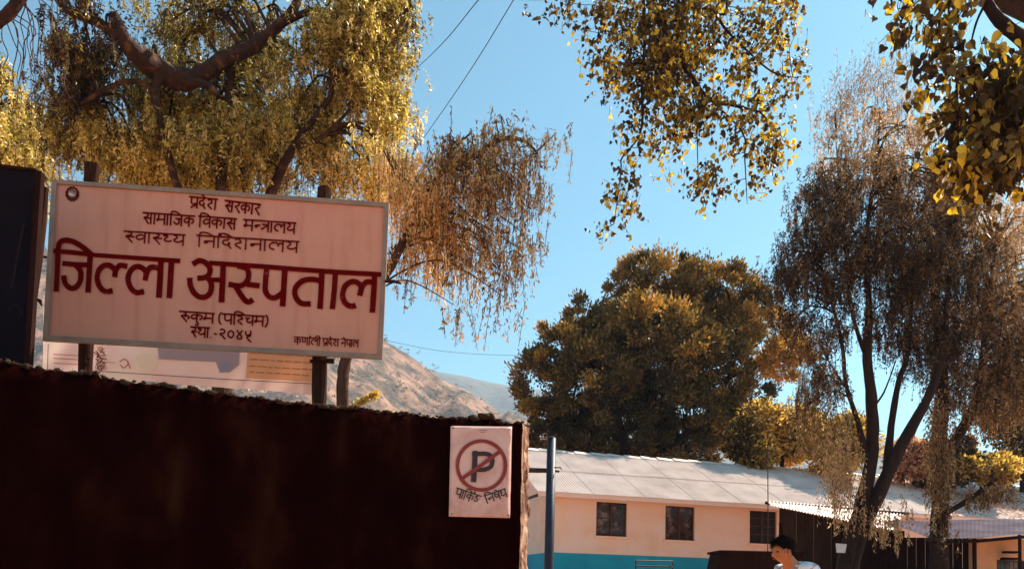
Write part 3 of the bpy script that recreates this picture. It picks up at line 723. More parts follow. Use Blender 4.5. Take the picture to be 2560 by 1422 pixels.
line([("sh_ v a sh_ thh y", 311, 578, 463, 588, 27), ("i n i R d e sh n a l y", 493, 589, 747, 605, 28)], w=3.8)
line([("ru k u m", 449, 778, 536, 784, 25), ("( p i shh ch m )", 544, 784, 674, 792, 25)])
line([("sh_ th a .", 477, 817, 532, 820, 25), ("- 2 0 4 5", 533, 820, 632, 826, 26)])
line([("k nn a R l ii", 735, 842, 802, 846, 19), ("pr d e sh", 806, 846, 848, 848, 18), ("n e p a l", 853, 848, 897, 851, 18)], w=2.7)
# emblem
em = Ink(SL, sn); cx, cy = 181, 485
def ell(cx, cy, rx, ry, n=18, a0=0): return [(cx + rx*math.cos(a0+2*math.pi*i/n), cy + ry*math.sin(a0+2*math.pi*i/n)) for i in range(n)]
em.poly([(cx + (16.5 + 1.5*(i % 2))*math.cos(2*math.pi*i/24), cy + (17.5 + 1.8*(i % 2))*math.sin(2*math.pi*i/24)) for i in range(24)])
e1 = em.build('emblem', M['red_paint'], sign)
em = Ink(SL, sn, .0028); em.poly(ell(cx, cy-2, 10.5, 11)); em.build('emblem_disc', M['frame'], e1)
em = Ink(SL, sn, .0034); em.poly([(172,486),(177,482),(181,485),(186,488),(189,491),(181,490),(174,489)]); em.build('emblem_snow', M['white_paint'], e1)
em = Ink(SL, sn, .0034); em.stroke([(175,479),(179,474),(184,477),(188,481)], 3); em.stroke([(171,494),(178,499),(186,498),(191,493)], 4); em.build('emblem_wreath', M['black_paint'], e1)
# bark covered posts that carry the board
def rough_post(px0, y0, px1, y1, D, r, nm='post', par=sign, ztop=None, foot=None):
    a = at(px1, y1, D); b = at(px0, y0, D)
    dirv = (b-a); low = Vector((a.x, D, foot if foot is not None else gz(D)))
    pts = [low]; n = 14
    for i in range(1, n+1):
        t = i/n; q = low.lerp(b, t); pts.append(q + Vector((random.uniform(-.004,.004), 0, 0)))
    return MB().tube(pts, [r*random.uniform(.88, 1.12) for _ in pts], 10, True, .12).build(nm, M['post'], par, True)
rough_post(232, 412, 228, 935, 5.32, .046); rough_post(811, 470, 810, 1010, 5.42, .050)

# bolts and ties beside the board
MB().tube([at(962, 703, 5.33), at(985, 703, 5.33), at(1003, 709, 5.33)], [.010, .012, .007], 6).build('tie_bar', M['post'], sign, True)
MB().tube([at(98, 640, 5.22), at(125, 645, 5.22)], .008, 5).build('tie_bar', M['post'], sign, True)
MB().tube([at(775, 903, 5.38), at(795, 900, 5.38), at(835, 902, 5.38)], [.012, .018, .02], 6).build('batten', M['post'], sign, True)
# frayed bark tuft on left post
n = 160; tp = at(247, 900, 5.3); Pq = np.array(list(tp)) + rng.normal(size=(n,3))*np.array([.018,.01,.06])
M['shred'] = leaf_mat('red_shreds', [(0, (.05,.012,.01)), (1, (.24,.07,.05))], .3)
link('bark_shreds', leaves_mesh('bark_shreds', Pq, rng.normal(size=(n,3))+np.array([1.2,0,-.2]), rng.uniform(.02,.05,n), rng.uniform(.005,.01,n), rng.random(n)), M['shred'], sign, True)

# ============================================================ NO PARKING POSTER on the wall
pp0 = wr_ + wnorm*.045
poster = thing('no_parking_poster', 'pinkish white poster with a crossed out P in a red ring on the dark wall', 'poster', onplane(1200, 1293, pp0, wnorm))
q = [onplane(x, y, pp0, wnorm) for x, y in ((1122, 1290), (1275, 1294), (1280, 1066), (1127, 1064))]
mb = MB(); NX, NY = 16, 24
for j in range(NY+1):
    for i in range(NX+1):
        s, t = i/NX, j/NY; r = q[0].lerp(q[1], s).lerp(q[3].lerp(q[2], s), t); e_ = .004*mn.noise(Vector((s*5, t*7, 0)))
        mb.v.append(tuple(r + wnorm*e_))
for j in range(NY):
    for i in range(NX):
        a = j*(NX+1)+i; mb.f.append((a, a+1, a+NX+2, a+NX+1))
o = mb.build('sheet', M['poster'], poster, True, True); sm = o.modifiers.new('s', 'SOLIDIFY'); sm.thickness = .002; sm.offset = -1
k = Ink(pp0, wnorm, .006)
k.stroke([(1187.5,1128),(1186,1165),(1183.5,1203)], 13, False)
k.stroke([(1181,1135),(1215,1134),(1228,1142),(1230,1156),(1224,1168),(1205,1174),(1188,1172)], 11)
k.build('letter_p', M['black_paint'], poster)
k = Ink(pp0, wnorm, .0072)
ring = [(1203 + 60*math.cos(a), 1163 + 61*math.sin(a)) for a in [2*math.pi*i/48 for i in range(49)]]
k.stroke(ring, 9, False); k.stroke([(1151,1198),(1203,1162),(1252,1126)], 9, False)
k.build('red_ring', M['red_ring'], poster)
k = Ink(pp0, wnorm, .006)
k.word('p a i k R ng', 1141, 1219, 1202, 1240, 22, 2.8); k.word('i n ss e dh', 1209, 1239, 1262, 1221, 21, 2.8)
k.build('poster_lettering', M['black_paint'], poster)
k = Ink(pp0, wnorm, .006); k.stroke([(1196,1076),(1205,1075),(1216,1076)], 2); k.stroke([(1200,1080),(1212,1080)], 1.5); k.build('faint_print', M['frame'], poster)
for (x, y) in ((1133, 1070), (1274, 1073), (1129, 1284), (1270, 1287)):
    b_ = onplane(x, y, pp0, wnorm); MB().tube([b_, b_ + wnorm*.01], .004, 8).build('nail', M['iron_dark'], poster, True)

# ============================================================ BANNER BEHIND
M['banner'] = None
m, n_, l_, p_ = mat_new('thin_banner_cloth')
tn = n_.new('ShaderNodeTexNoise'); tn.inputs['Scale'].default_value = 1.6; tn.inputs['Detail'].default_value = 3
tcd = n_.new('ShaderNodeTexCoord'); l_.new(tcd.outputs['Object'], tn.inputs[0])
rr_ = ramp(n_, [(.3, (.74,.50,.42)), (.5, (.82,.60,.52)), (.7, (.90,.76,.62))]); l_.new(tn.outputs[0], rr_.inputs[0]); l_.new(rr_.outputs[0], p_.inputs['Base Color'])
tr_ = n_.new('ShaderNodeBsdfTranslucent'); l_.new(rr_.outputs[0], tr_.inputs[0]); ms_ = n_.new('ShaderNodeMixShader'); ms_.inputs[0].default_value = .45
l_.new(p_.outputs[0], ms_.inputs[1]); l_.new(tr_.outputs[0], ms_.inputs[2]); l_.new(ms_.outputs[0], n_['Material Output'].inputs[0]); M['banner'] = m
BL = at(108, 900, 7.0); bdir = Vector((1, .06, 0)).normalized(); bn = Vector((bdir.y, -bdir.x, 0))
banner = thing('printed_banner', 'pinkish white printed banner showing below the big signboard', 'banner', (at(450, 960, 7.2).x, 7.2, 2.4))
q = [onplane(x, y, BL, bn) for x, y in ((106, 935), (790, 985), (790, 800), (108, 770))]
mb = MB(); NX, NY = 50, 8
for j in range(NY+1):
    for i in range(NX+1):
        s, t = i/NX, j/NY; r = q[0].lerp(q[1], s).lerp(q[3].lerp(q[2], s), t)
        e_ = .006*mn.noise(Vector((s*9, t*2, 0)))*(1-t*.3) - .005; mb.v.append((r.x + bn.x*e_, r.y + bn.y*e_, r.z - (.012*mn.noise(Vector((s*14, 0, 5))) if j == 0 else 0)))
for j in range(NY):
    for i in range(NX):
        a = j*(NX+1)+i; mb.f.append((a, a+1, a+NX+2, a+NX+1))
mb.build('cloth', M['banner'], banner, True, True)
def bpatch(pts, m, nm, lift=.004):
    k = Ink(BL, bn, lift); k.poly(pts); return k.build(nm, m, banner)
def tmat(name, c, t=.45):
    m, n_, l_, p_ = mat_new(name); p_.inputs['Base Color'].default_value = (*c, 1)
    tr = n_.new('ShaderNodeBsdfTranslucent'); tr.inputs[0].default_value = (*c, 1); ms = n_.new('ShaderNodeMixShader'); ms.inputs[0].default_value = t
    l_.new(p_.outputs[0], ms.inputs[1]); l_.new(tr.outputs[0], ms.inputs[2]); l_.new(ms.outputs[0], n_['Material Output'].inputs[0]); return m
bpatch([(620,872),(788,882),(788,955),(614,945)], tmat('orange_print', (.78,.46,.24)), 'orange_panel')
bpatch([(393,862),(600,876),(598,912),(575,930),(550,932),(540,905),(398,898)], tmat('grey_print', (.42,.35,.37)), 'grey_panel', .005)
bpatch(ell(368, 905, 26, 26), tmat('cream_print', (.92,.80,.62)), 'cream_disc', .005)
bpatch(ell(565, 915, 16, 14), tmat('pale_blue_print', (.42,.42,.50)), 'blue_disc', .007)
k = Ink(BL, bn, .009); mbk = tmat('brown_print', (.50,.24,.11))
for y in (882, 898, 915, 930):
    x = 625
    while x < 775: 
        l = random.uniform(8, 26); k.stroke([(x, y + (x-625)*.06 + random.uniform(-.6,.6)), (x+l, y + (x+l-625)*.06)], 2.6, False); x += l+5
k.build('print_lines', mbk, banner)
k = Ink(BL, bn, .009); mrd = tmat('red_print', (.55,.16,.12))
for y in (886, 896, 908):
    k.stroke([(135, y), (160, y+1), (205, y+4)], 2, False)
k.stroke([(262, 905), (290, 907)], 1.6, False); k.stroke([(300,905),(312,898),(322,908),(310,920),(302,912)], 3); k.stroke([(320,905),(327,922)], 3, False)
k.build('red_marks', mrd, banner)
k = Ink(BL, bn, .010); k.stroke([(250,928),(400,938),(560,948),(790,960)], 1.6, False); k.stroke([(122, 860),(120, 930)], 1.6, False); k.build('seam', M['black_paint'], banner)
for px in (112, 788):
    a_ = at(px, 900, 7.12); MB().tube([(a_.x, a_.y+.06, gz(7)), (a_.x, a_.y+.06, 3.9)], .03, 7).build('banner_pole', M['post'], banner, True)

# ============================================================ DARK PANEL at the left
panel = thing('dark_metal_panel', 'dark blue black sheet metal panel leaning at the left edge above the wall', 'panel', (at(30, 1000, 4.6).x, 4.62, gz(4.6)))
PY = 4.62; pn = Vector((0, -1, 0)); PP = Vector((0, PY, 0))
def P2(x, y): return onplane(x, y, PP, pn)
bl_, br_ = P2(-120, 1300), P2(38, 1300)
MB().prism([bl_, br_, P2(92, 432), P2(-120, 405)], (0, .02, 0)).build('sheet', M['navy'], panel, True)
MB().prism([v + Vector((0,-.012,0)) for v in (br_, P2(52, 1300), P2(106, 430), P2(91, 428))], (0, .04, 0)).build('edge_frame', M['dark_wood'], panel, True)
MB().prism([v + Vector((0,-.012,0)) for v in (P2(-120, 404), P2(91, 430), P2(92, 424), P2(-120, 396))], (0, .04, 0)).build('top_frame', M['dark_wood'], panel, True)
k = Ink(PP, pn, .003); k.stroke([(22,775),(34,762),(48,768),(55,785),(45,800)], 5); k.stroke([(60,560),(45,640),(30,720)], 7)
k.build('chalky_mark', plain('grey_smudge', (.016,.012,.017), .9, spec=.05), panel)
pst = thing('leaning_wooden_post', 'thin rough wooden post leaning between the dark panel and the signboard', 'post', (at(80, 1000, 4.8).x, 4.8, gz(4.8)))
a_ = at(115, 470, 4.8); b_ = at(68, 910, 4.8); dd = (b_-a_); foot = a_ + dd*((gz(4.8)-a_.z)/dd.z)
pts = [foot.lerp(a_, t/16) + Vector((random.uniform(-.004,.004),0,0)) for t in range(17)]
MB().tube(pts, [.022*random.uniform(.8,1.2) for _ in pts], 8, True, .15).build('trunk', M['post'], pst, True)
MB().tube([at(84, 745, 4.79), at(100, 752, 4.79), at(104, 765, 4.79)], [.01,.012,.004], 6).build('knot', M['post'], pst, True)

# ============================================================ WIRES
def wire(name, label, pts, r):
    o = MB().tube(spline(pts, 8), r, 5, False).build(name, M['cable']); tag(o, label, 'wire')
wire('overhead_wire', 'black overhead wire ending lower, nearest the overhanging branch', [at(1340, -100, 7.5), at(1275, 15, 9), at(1160, 200, 11.5), at(1035, 378, 15), at(900, 560, 19)], .006)
wire('overhead_wire', 'upper left black overhead wire passing into the weeping crown', [at(1290, -100, 7.5), at(1195, 2, 9), at(1110, 105, 11.5), at(1020, 192, 15), at(850, 350, 19)], .006)
wire('distant_wire', 'thin faint wire crossing the sky low over the hills', [at(700, 800, 28), at(960, 850, 30), at(1110, 878, 31), at(1280, 888, 32), at(1500, 890, 33), at(1900, 880, 34)], .008)

# ============================================================ TREES
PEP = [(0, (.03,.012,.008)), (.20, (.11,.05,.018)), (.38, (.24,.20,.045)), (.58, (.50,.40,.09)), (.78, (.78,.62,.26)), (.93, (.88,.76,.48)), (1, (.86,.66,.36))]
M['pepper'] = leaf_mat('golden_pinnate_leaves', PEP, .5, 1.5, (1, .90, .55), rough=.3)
M['pepper_red'] = leaf_mat('rusty_leaves', [(0, (.05,.02,.018)), (.3, (.20,.10,.05)), (.55, (.46,.32,.13)), (.8, (.74,.56,.28)), (1, (.80,.58,.30))], .5, 1.4, (1,.82,.55))
def strand_tree(name, label, limbs, blobs, n, length, nleaf, leafL, leafW, mat, bark, base, lean=(0,0), up=0.0, nclump=70, twigr=.02, clump_r=.35, spread=.5, shell=0, seed=1, extra=None):
    global rng
    rng = np.random.default_rng(seed); random.seed(seed)
    t = thing(name, label, 'tree', base)
    tb = MB(); nodes = []
    for pts, rad in limbs: nodes += limb(tb, pts, rad)
    tb.build('trunk', bark, t, True, True)
    cc, ct, _, ci = sample_blobs(blobs, nclump)
    br = MB(); twigs_to(br, nodes, cc, twigr)
    k = rng.integers(0, nclump, n); roots = cc[k] + rng.normal(size=(n,3))*np.array([clump_r, clump_r, clump_r*.6])
    m2 = n//5; r2, t2, _, _ = sample_blobs(blobs, m2, shell)
    roots[:m2] = r2; tint = ct[k]; tint[:m2] = t2
    P, A, L, W_, T, lines = strands(roots, tint, length, nleaf, leafL, leafW, lean, spread, up=up)
    for q in lines[::2]: br.tube(q, .0035, 3, False)
    br.build('branches', bark, t, True)
    if extra: 
        for e in extra:
            P = np.vstack([P, e[0]]); A = np.vstack([A, e[1]]); L = np.concatenate([L, e[2]]); W_ = np.concatenate([W_, e[3]]); T = np.concatenate([T, e[4]])
    link('crown', leaves_mesh('crown', P, A, L, W_, T), mat, t, True)
    return t
D = 10.5
pep_limbs = [
 ([at(560, 1500, D), at(556, 900, D), at(552, 460, D), at(562, 330, D), at(574, 215, D), at(580, 165, D-.1)], [.15, .13, .075, .06, .05, .05]),
 ([at(285, 40, D-1), at(318, 112, D-1), at(380, 165, D-.6), at(440, 198, D-.4), at(490, 195, D-.3), at(560, 150, D-.2), at(640, 112, D), at(700, 60, D), at(742, 5, D), at(765, -120, D)], [.07, .10, .15, .15, .12, .105, .09, .075, .06, .05]),
 ([at(556, 900, D), at(470, 560, D-.3), at(440, 460, D-.4), at(415, 370, D-.5), at(400, 300, D-.6), at(385, 230, D-.6), at(400, 190, D-.6)], [.12, .08, .055, .05, .045, .05, .08]),
 ([at(556, 880, D), at(640, 600, D+.2), at(683, 470, D+.2), at(730, 375, D+.1), at(790, 290, D), at(830, 225, D), at(815, 90, D), at(770, 20, D)], [.12, .08, .07, .06, .045, .035, .035, .04]),
 ([at(730, 375, D+.1), at(800, 345, D), at(850, 300, D)], [.04, .03, .02]),
 ([at(385, 230, D-.6), at(340, 205, D-.7), at(280, 215, D-.8), at(200, 260, D-.8)], [.05, .035, .03, .02]),
 ([at(700, 60, D), at(800, 25, D), at(880, 70, D+.1), at(960, 60, D+.1), at(1030, 20, D+.2)], [.06, .035, .03, .025, .02]),
 ([at(440, 198, D-.4), at(520, 215, D-.5), at(545, 240, D-.5)], [.07, .05, .03]),
 ([at(318, 112, D-1), at(250, 60, D-1.1), at(160, 20, D-1.2), at(120, -60, D-1.2)], [.08, .06, .045, .03])]
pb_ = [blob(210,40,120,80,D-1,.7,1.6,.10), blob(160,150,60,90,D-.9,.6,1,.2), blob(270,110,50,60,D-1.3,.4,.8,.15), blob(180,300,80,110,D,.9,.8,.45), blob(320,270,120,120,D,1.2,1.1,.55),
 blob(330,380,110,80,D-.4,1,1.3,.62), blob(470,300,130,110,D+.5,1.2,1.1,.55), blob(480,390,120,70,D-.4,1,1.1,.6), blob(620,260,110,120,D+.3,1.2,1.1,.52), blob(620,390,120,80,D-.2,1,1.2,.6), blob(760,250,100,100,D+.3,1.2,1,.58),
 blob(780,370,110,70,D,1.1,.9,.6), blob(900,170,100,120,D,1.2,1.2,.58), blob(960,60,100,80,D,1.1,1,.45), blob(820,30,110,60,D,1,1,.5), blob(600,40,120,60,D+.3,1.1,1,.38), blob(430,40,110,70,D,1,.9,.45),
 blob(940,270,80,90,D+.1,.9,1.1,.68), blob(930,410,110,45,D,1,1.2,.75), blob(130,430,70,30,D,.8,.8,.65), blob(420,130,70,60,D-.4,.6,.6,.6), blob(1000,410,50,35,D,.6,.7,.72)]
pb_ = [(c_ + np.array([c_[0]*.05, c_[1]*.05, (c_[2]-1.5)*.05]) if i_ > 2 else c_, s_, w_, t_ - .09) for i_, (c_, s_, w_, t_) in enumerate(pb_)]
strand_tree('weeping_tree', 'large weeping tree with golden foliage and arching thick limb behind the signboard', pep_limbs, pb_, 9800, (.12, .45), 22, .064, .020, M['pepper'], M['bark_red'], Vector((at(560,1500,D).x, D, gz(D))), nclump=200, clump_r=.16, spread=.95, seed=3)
D = 9.2
l2 = [([at(857, 1500, D), at(857, 1010, D), at(864, 900, D), at(915, 760, D), at(978, 665, D), at(1010, 600, D), at(1045, 545, D), at(1065, 480, D), at(1120, 425, D), at(1190, 388, D), at(1250, 350, D), at(1310, 352, D), at(1345, 385, D)], [.085, .075, .072, .06, .055, .052, .05, .055, .05, .04, .03, .02, .012]),
      ([at(1065, 480, D), at(1030, 460, D-.1), at(990, 440, D-.2)], [.04,.03,.02]), ([at(1120, 425, D), at(1130, 380, D), at(1180, 330, D)], [.03,.02,.01])]
b2 = [blob(1170,405,110,45,D,.6,1.2,.4), blob(1270,370,85,40,D,.6,1.3,.42), blob(1330,410,40,50,D,.4,.8,.5), blob(1060,480,80,60,D,.6,1.3,.8), blob(1180,480,90,60,D,.6,1.0,.45), blob(1280,480,70,50,D,.5,.7,.42), blob(1080,590,80,70,D+.4,.6,1.1,.78), blob(1010,430,60,40,D+.4,.5,1.2,.8), blob(1180,580,70,40,D,.5,.4,.45), blob(1290,600,70,90,D,.5,.5,.45), blob(1350,520,30,70,D,.3,.3,.5), blob(1230,720,90,60,D,.5,.16,.4), blob(1160,790,70,50,D,.4,.07,.5), blob(1000,720,25,40,D,.3,.12,.4), blob(1030,660,50,50,D,.4,.2,.4), blob(1170,650,120,90,D,.5,.22,.35),blob(1175,310,30,14,D,.3,.2,.5),blob(1360,345,30,18,D,.2,.12,.7)]
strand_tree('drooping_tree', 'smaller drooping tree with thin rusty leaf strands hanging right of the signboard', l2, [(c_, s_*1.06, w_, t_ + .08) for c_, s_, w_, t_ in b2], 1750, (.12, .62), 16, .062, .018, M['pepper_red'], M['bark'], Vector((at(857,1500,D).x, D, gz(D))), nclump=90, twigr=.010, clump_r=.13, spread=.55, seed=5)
D = 14.5
strand_tree('yellow_tree', 'bright yellow leaved tree at the far left above the dark panel', [([at(-40, 1500, D), at(-30, 800, D), at(0, 500, D), at(20, 330, D), at(30, 210, D)], [.16,.13,.09,.06,.02]), ([at(0, 500, D), at(60, 400, D), at(110, 340, D)], [.06,.04,.02])],
 [blob(20,330,80,70,D,1,1.2,.55), blob(30,230,40,60,D,.8,.5,.55), blob(-80,250,80,90,D,1,1,.5), blob(80,400,60,40,D,.8,1,.5), blob(-30,400,90,50,D,1,1,.5), blob(10,170,30,40,D,.6,.2,.6)], 1300, (.2,.55), 22, .09, .035, M['pepper'], M['bark'], Vector((at(-40,1500,D).x, D, gz(D))), nclump=60, clump_r=.25, seed=8, spread=.8)
D = 8.0
tb = thing('bare_tree', 'thick bare brown branch crossing the top left corner with thin twigs', 'tree', Vector((at(-420, 1500, D).x, D, gz(D))))
mb = MB(); nb_ = limb(mb, [Vector((at(-420,1500,D).x, D, gz(D))), at(-420, 900, D), at(-330, 400, D), at(-150, 160, D), at(0, 52, D), at(45, 5, D), at(90, -60, D)], [.2,.18,.13,.09,.062,.058,.05])
mb.build('trunk', M['bark_red'], tb, True, True)
mb = MB(); random.seed(4)
for s in ((60, -25), (20, 25), (85, -55), (10, 35), (45, 0)):
    a = at(s[0], s[1], D)
    for k in range(3):
        x = s[0] + random.uniform(0, 60); y = s[1]; pts = [a]
        for i in range(6): x += random.uniform(-14, 16); y += random.uniform(30, 55); pts.append(at(x, y, D + random.uniform(-.1,.1)))
        mb.tube(spline(pts, 3), lerp_list([.007,.003], (len(pts)-1)*3+1), 4, False)
mb.build('twigs', M['bark'], tb, True)

# ---- round dense tree behind the building
def leafy_tree(name, label, limbs, blobs, n, leafL, leafW, mat, bark, base, seed=1, shell=.8, upb=.7, nfuzz=.15, twigr=.03, group=None, tn=.12):
    global rng
    rng = np.random.default_rng(seed); random.seed(seed)
    t = thing(name, label, 'tree', base, group=group); tb = MB(); nodes = []
    for pts, rad in limbs: nodes += limb(tb, pts, rad)
    cc, _, _, _ = sample_blobs(blobs, 60)
    twigs_to(tb, nodes, cc, twigr); tb.build('trunk', bark, t, True, True)
    # sub-clumps on every lobe so that the surface is lumpy
    C, T0, d0, bi = sample_blobs(blobs, 900, shell)
    S = np.array([b[1] for b in blobs])[bi].mean(1)*.24*(.5+1.0*rng.random(900))
    k = rng.integers(0, 900, n); dd = rng.normal(size=(n,3)); dd /= np.linalg.norm(dd, axis=1, keepdims=True)
    rr = (rng.random(n)**.4)*(1 + nfuzz*rng.normal(size=n))
    P = C[k] + dd*rr[:, None]*S[k][:, None]*np.array([1,1,.85]); T = T0[k] + rng.normal(size=900)[k]*.15 + rng.normal(size=n)*tn
    A = d0[k]*.6 + dd*.6 + rng.normal(size=(n,3))*.5 + np.array([0,0,upb])
    L = leafL*(.6+.8*rng.random(n)); W_ = leafW*(.6+.8*rng.random(n))
    link('crown', leaves_mesh('crown', P, A, L, W_, T), mat, t, True); return t
D = 31
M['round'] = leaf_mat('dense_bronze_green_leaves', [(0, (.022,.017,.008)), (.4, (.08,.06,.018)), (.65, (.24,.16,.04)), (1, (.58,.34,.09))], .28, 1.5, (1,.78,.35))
def rl(a, b, r0, r1): return ([at(*a, D), at((a[0]+b[0])/2+random.uniform(-15,15), (a[1]+b[1])/2, D), at(*b, D)], [r0, (r0+r1)/2, r1])
rb = [blob(1640,720,110,85,D+1,1.9,1.3,.6), blob(1780,740,110,70,D+1,2,1.2,.6), blob(1560,700,45,45,D+.5,1,.7,.6), blob(1470,800,60,50,D,1.4,.9,.6), blob(1400,880,80,80,D-.3,1.8,1.1,.55), blob(1620,820,100,75,D-1.6,1.6,1.2,.55), blob(1720,880,80,90,D-1.4,1.6,1.1,.55), blob(1860,800,80,70,D+.5,1.8,1.1,.6), blob(1920,860,80,70,D+.3,1.6,1,.8),  # brighter tints on upper lobes, darker ones below, paint in the top light
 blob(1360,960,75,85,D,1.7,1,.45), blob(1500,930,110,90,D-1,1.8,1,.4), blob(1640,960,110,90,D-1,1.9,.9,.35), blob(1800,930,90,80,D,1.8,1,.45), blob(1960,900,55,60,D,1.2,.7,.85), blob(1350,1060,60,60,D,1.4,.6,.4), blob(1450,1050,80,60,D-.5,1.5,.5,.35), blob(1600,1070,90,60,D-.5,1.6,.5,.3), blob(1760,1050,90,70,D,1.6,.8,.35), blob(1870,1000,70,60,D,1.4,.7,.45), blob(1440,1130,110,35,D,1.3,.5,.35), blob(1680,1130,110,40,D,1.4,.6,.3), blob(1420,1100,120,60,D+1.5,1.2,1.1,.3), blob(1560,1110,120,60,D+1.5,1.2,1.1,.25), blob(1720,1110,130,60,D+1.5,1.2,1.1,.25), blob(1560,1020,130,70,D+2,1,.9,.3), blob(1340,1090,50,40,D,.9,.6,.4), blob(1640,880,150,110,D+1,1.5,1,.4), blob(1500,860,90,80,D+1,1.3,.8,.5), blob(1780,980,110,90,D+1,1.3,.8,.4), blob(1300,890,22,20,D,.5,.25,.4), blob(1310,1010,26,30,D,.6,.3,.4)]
base = Vector((at(1580,1500,D).x, D, 1.67))
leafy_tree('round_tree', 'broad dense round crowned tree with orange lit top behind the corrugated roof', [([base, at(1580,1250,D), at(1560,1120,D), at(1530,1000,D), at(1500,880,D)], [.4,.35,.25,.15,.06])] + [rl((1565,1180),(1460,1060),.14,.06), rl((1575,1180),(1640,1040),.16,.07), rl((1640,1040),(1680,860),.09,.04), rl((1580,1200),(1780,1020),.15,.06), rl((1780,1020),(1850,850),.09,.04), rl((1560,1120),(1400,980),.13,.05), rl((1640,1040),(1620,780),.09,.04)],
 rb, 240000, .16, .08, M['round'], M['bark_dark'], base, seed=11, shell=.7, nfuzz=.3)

# ---- yellow green shrubs behind the roof
D = 27.5
M['shrub'] = leaf_mat('yellow_green_leaf', [(0, (.02,.014,.008)), (.35, (.12,.085,.025)), (.65, (.38,.25,.06)), (1, (.74,.54,.18))], .45, 1.4, (1,.85,.4))
M['pink_shrub'] = leaf_mat('pinkish_brown_leaf', [(0, (.03,.014,.010)), (.4, (.15,.075,.045)), (.7, (.38,.20,.13)), (1, (.62,.38,.26))], .35)
def small_tree(px, py, rx, ry, D, label, seed, t, m='shrub', n=11000, nm='garden_tree', ll=.15):
    b = Vector((at(px,1500,D).x, D, 1.67))
    bl = [blob(px + rx*.5*math.cos(a), py + ry*.4*math.sin(a*1.7), rx*.55, ry*.6, D, rx*.55*D/F, 1, t) for a in (0,1.2,2.4,3.6,4.8)]
    bl = [(c_ + rng.normal(size=3)*rx*D/F*.25, s_*rng.uniform(.6,1.25), 1, max(.05, t_ + rng.normal()*.2)) for c_, s_, _, t_ in bl]
    leafy_tree(nm, label, [([b, at(px-5, py+ry, D), at(px, py, D)], [.12,.09,.04])], bl, n, ll, ll*.6, M[m], M['bark_dark'], b, seed=seed, shell=.35, upb=.1, nfuzz=.5, tn=.28, group='garden trees behind the roof', twigr=.02)
small_tree(1865, 1120, 60, 70, 27.6, 'yellow green garden tree at the right foot of the round tree', 21, .65)
small_tree(1960, 1085, 105, 95, 28.5, 'olive garden tree behind the roof left of the forked trunks', 22, .6)
small_tree(2065, 1110, 100, 95, 28.0, 'golden garden tree just left of the forked trunks, behind the roof', 23, .65)
small_tree(2340, 1160, 80, 70, 28.0, 'pinkish brown garden tree behind the roof, right of the forked trunks', 24, .4, 'pink_shrub')
small_tree(2460, 1170, 75, 60, 27.4, 'yellow green garden tree near the right edge behind the roof', 25, .6)
small_tree(2560, 1060, 110, 150, 30, 'tall dark green garden tree at the right edge behind the roof', 26, .1, 'round', 16000)

# ---- tall wispy trees on the right
D = 16.5
M['wisp'] = leaf_mat('grey_brown_needles', [(0, (.03,.015,.009)), (.35, (.12,.075,.035)), (.65, (.38,.26,.13)), (1, (.74,.56,.36))], .45, 1.35, (1,.80,.55))
def extra_cols(cols, n, s, L, W, tz):
    out = []
    for (px, y0, y1, rx, D_, num, ti) in cols:
        ns = max(6, num//45); sx_ = px + rng.normal(size=ns)*rx; sy0 = y0 + (y1-y0)*rng.random(ns)*.55; sy1 = y1 - (y1-y0)*rng.random(ns)*.35; kk = rng.integers(0, ns, num)
        yy = sy0[kk] + (np.maximum(sy1, sy0+40)-sy0)[kk]*rng.random(num); xx = sx_[kk] + rng.normal(size=num)*2.2
        Pq = np.array([list(at(a, b, D_ + random.uniform(-.3,.3))) for a, b in zip(xx, yy)])
        out.append((Pq, rng.normal(size=(num,3))*.4+np.array([0,0,tz]), L*(.6+.8*rng.random(num)), W*(.6+.8*rng.random(num)), ti+rng.normal(size=num)*.18))
    return out
b6 = Vector((at(2105,1500,D).x, D, gz(D)))
l6 = [([b6, at(2115,1400,D), at(2150,1280,D), at(2178,1150,D), at(2180,1020,D), at(2168,900,D), at(2172,760,D), at(2165,600,D), at(2190,420,D), at(2200,280,D)], [.19,.18,.16,.14,.12,.10,.07,.05,.035,.015]),
 ([b6+Vector((.12,0,0)), at(2140,1370,D), at(2190,1250,D-.1), at(2245,1130,D-.2), at(2290,1050,D-.2), at(2330,970,D-.2), at(2360,860,D-.1), at(2370,720,D), at(2390,560,D)], [.16,.15,.14,.13,.11,.09,.07,.05,.02]),
 ([at(2215,1190,D-.1), at(2225,1090,D), at(2245,960,D+.1), at(2270,880,D+.2), at(2280,740,D+.2)], [.09,.075,.06,.05,.025]),
 ([at(2165,1130,D), at(2140,1040,D), at(2115,960,D), at(2105,860,D), at(2080,760,D), at(2050,650,D)], [.07,.055,.045,.04,.03,.015]),
 ([at(2130,990,D), at(2095,940,D), at(2070,900,D)], [.03,.022,.012]), ([at(2168,900,D), at(2135,800,D), at(2120,700,D), at(2100,500,D), at(2090,350,D)], [.05,.04,.03,.02,.01]),
 ([at(2180,1020,D), at(2210,980,D), at(2240,900,D)], [.03,.02,.012])]
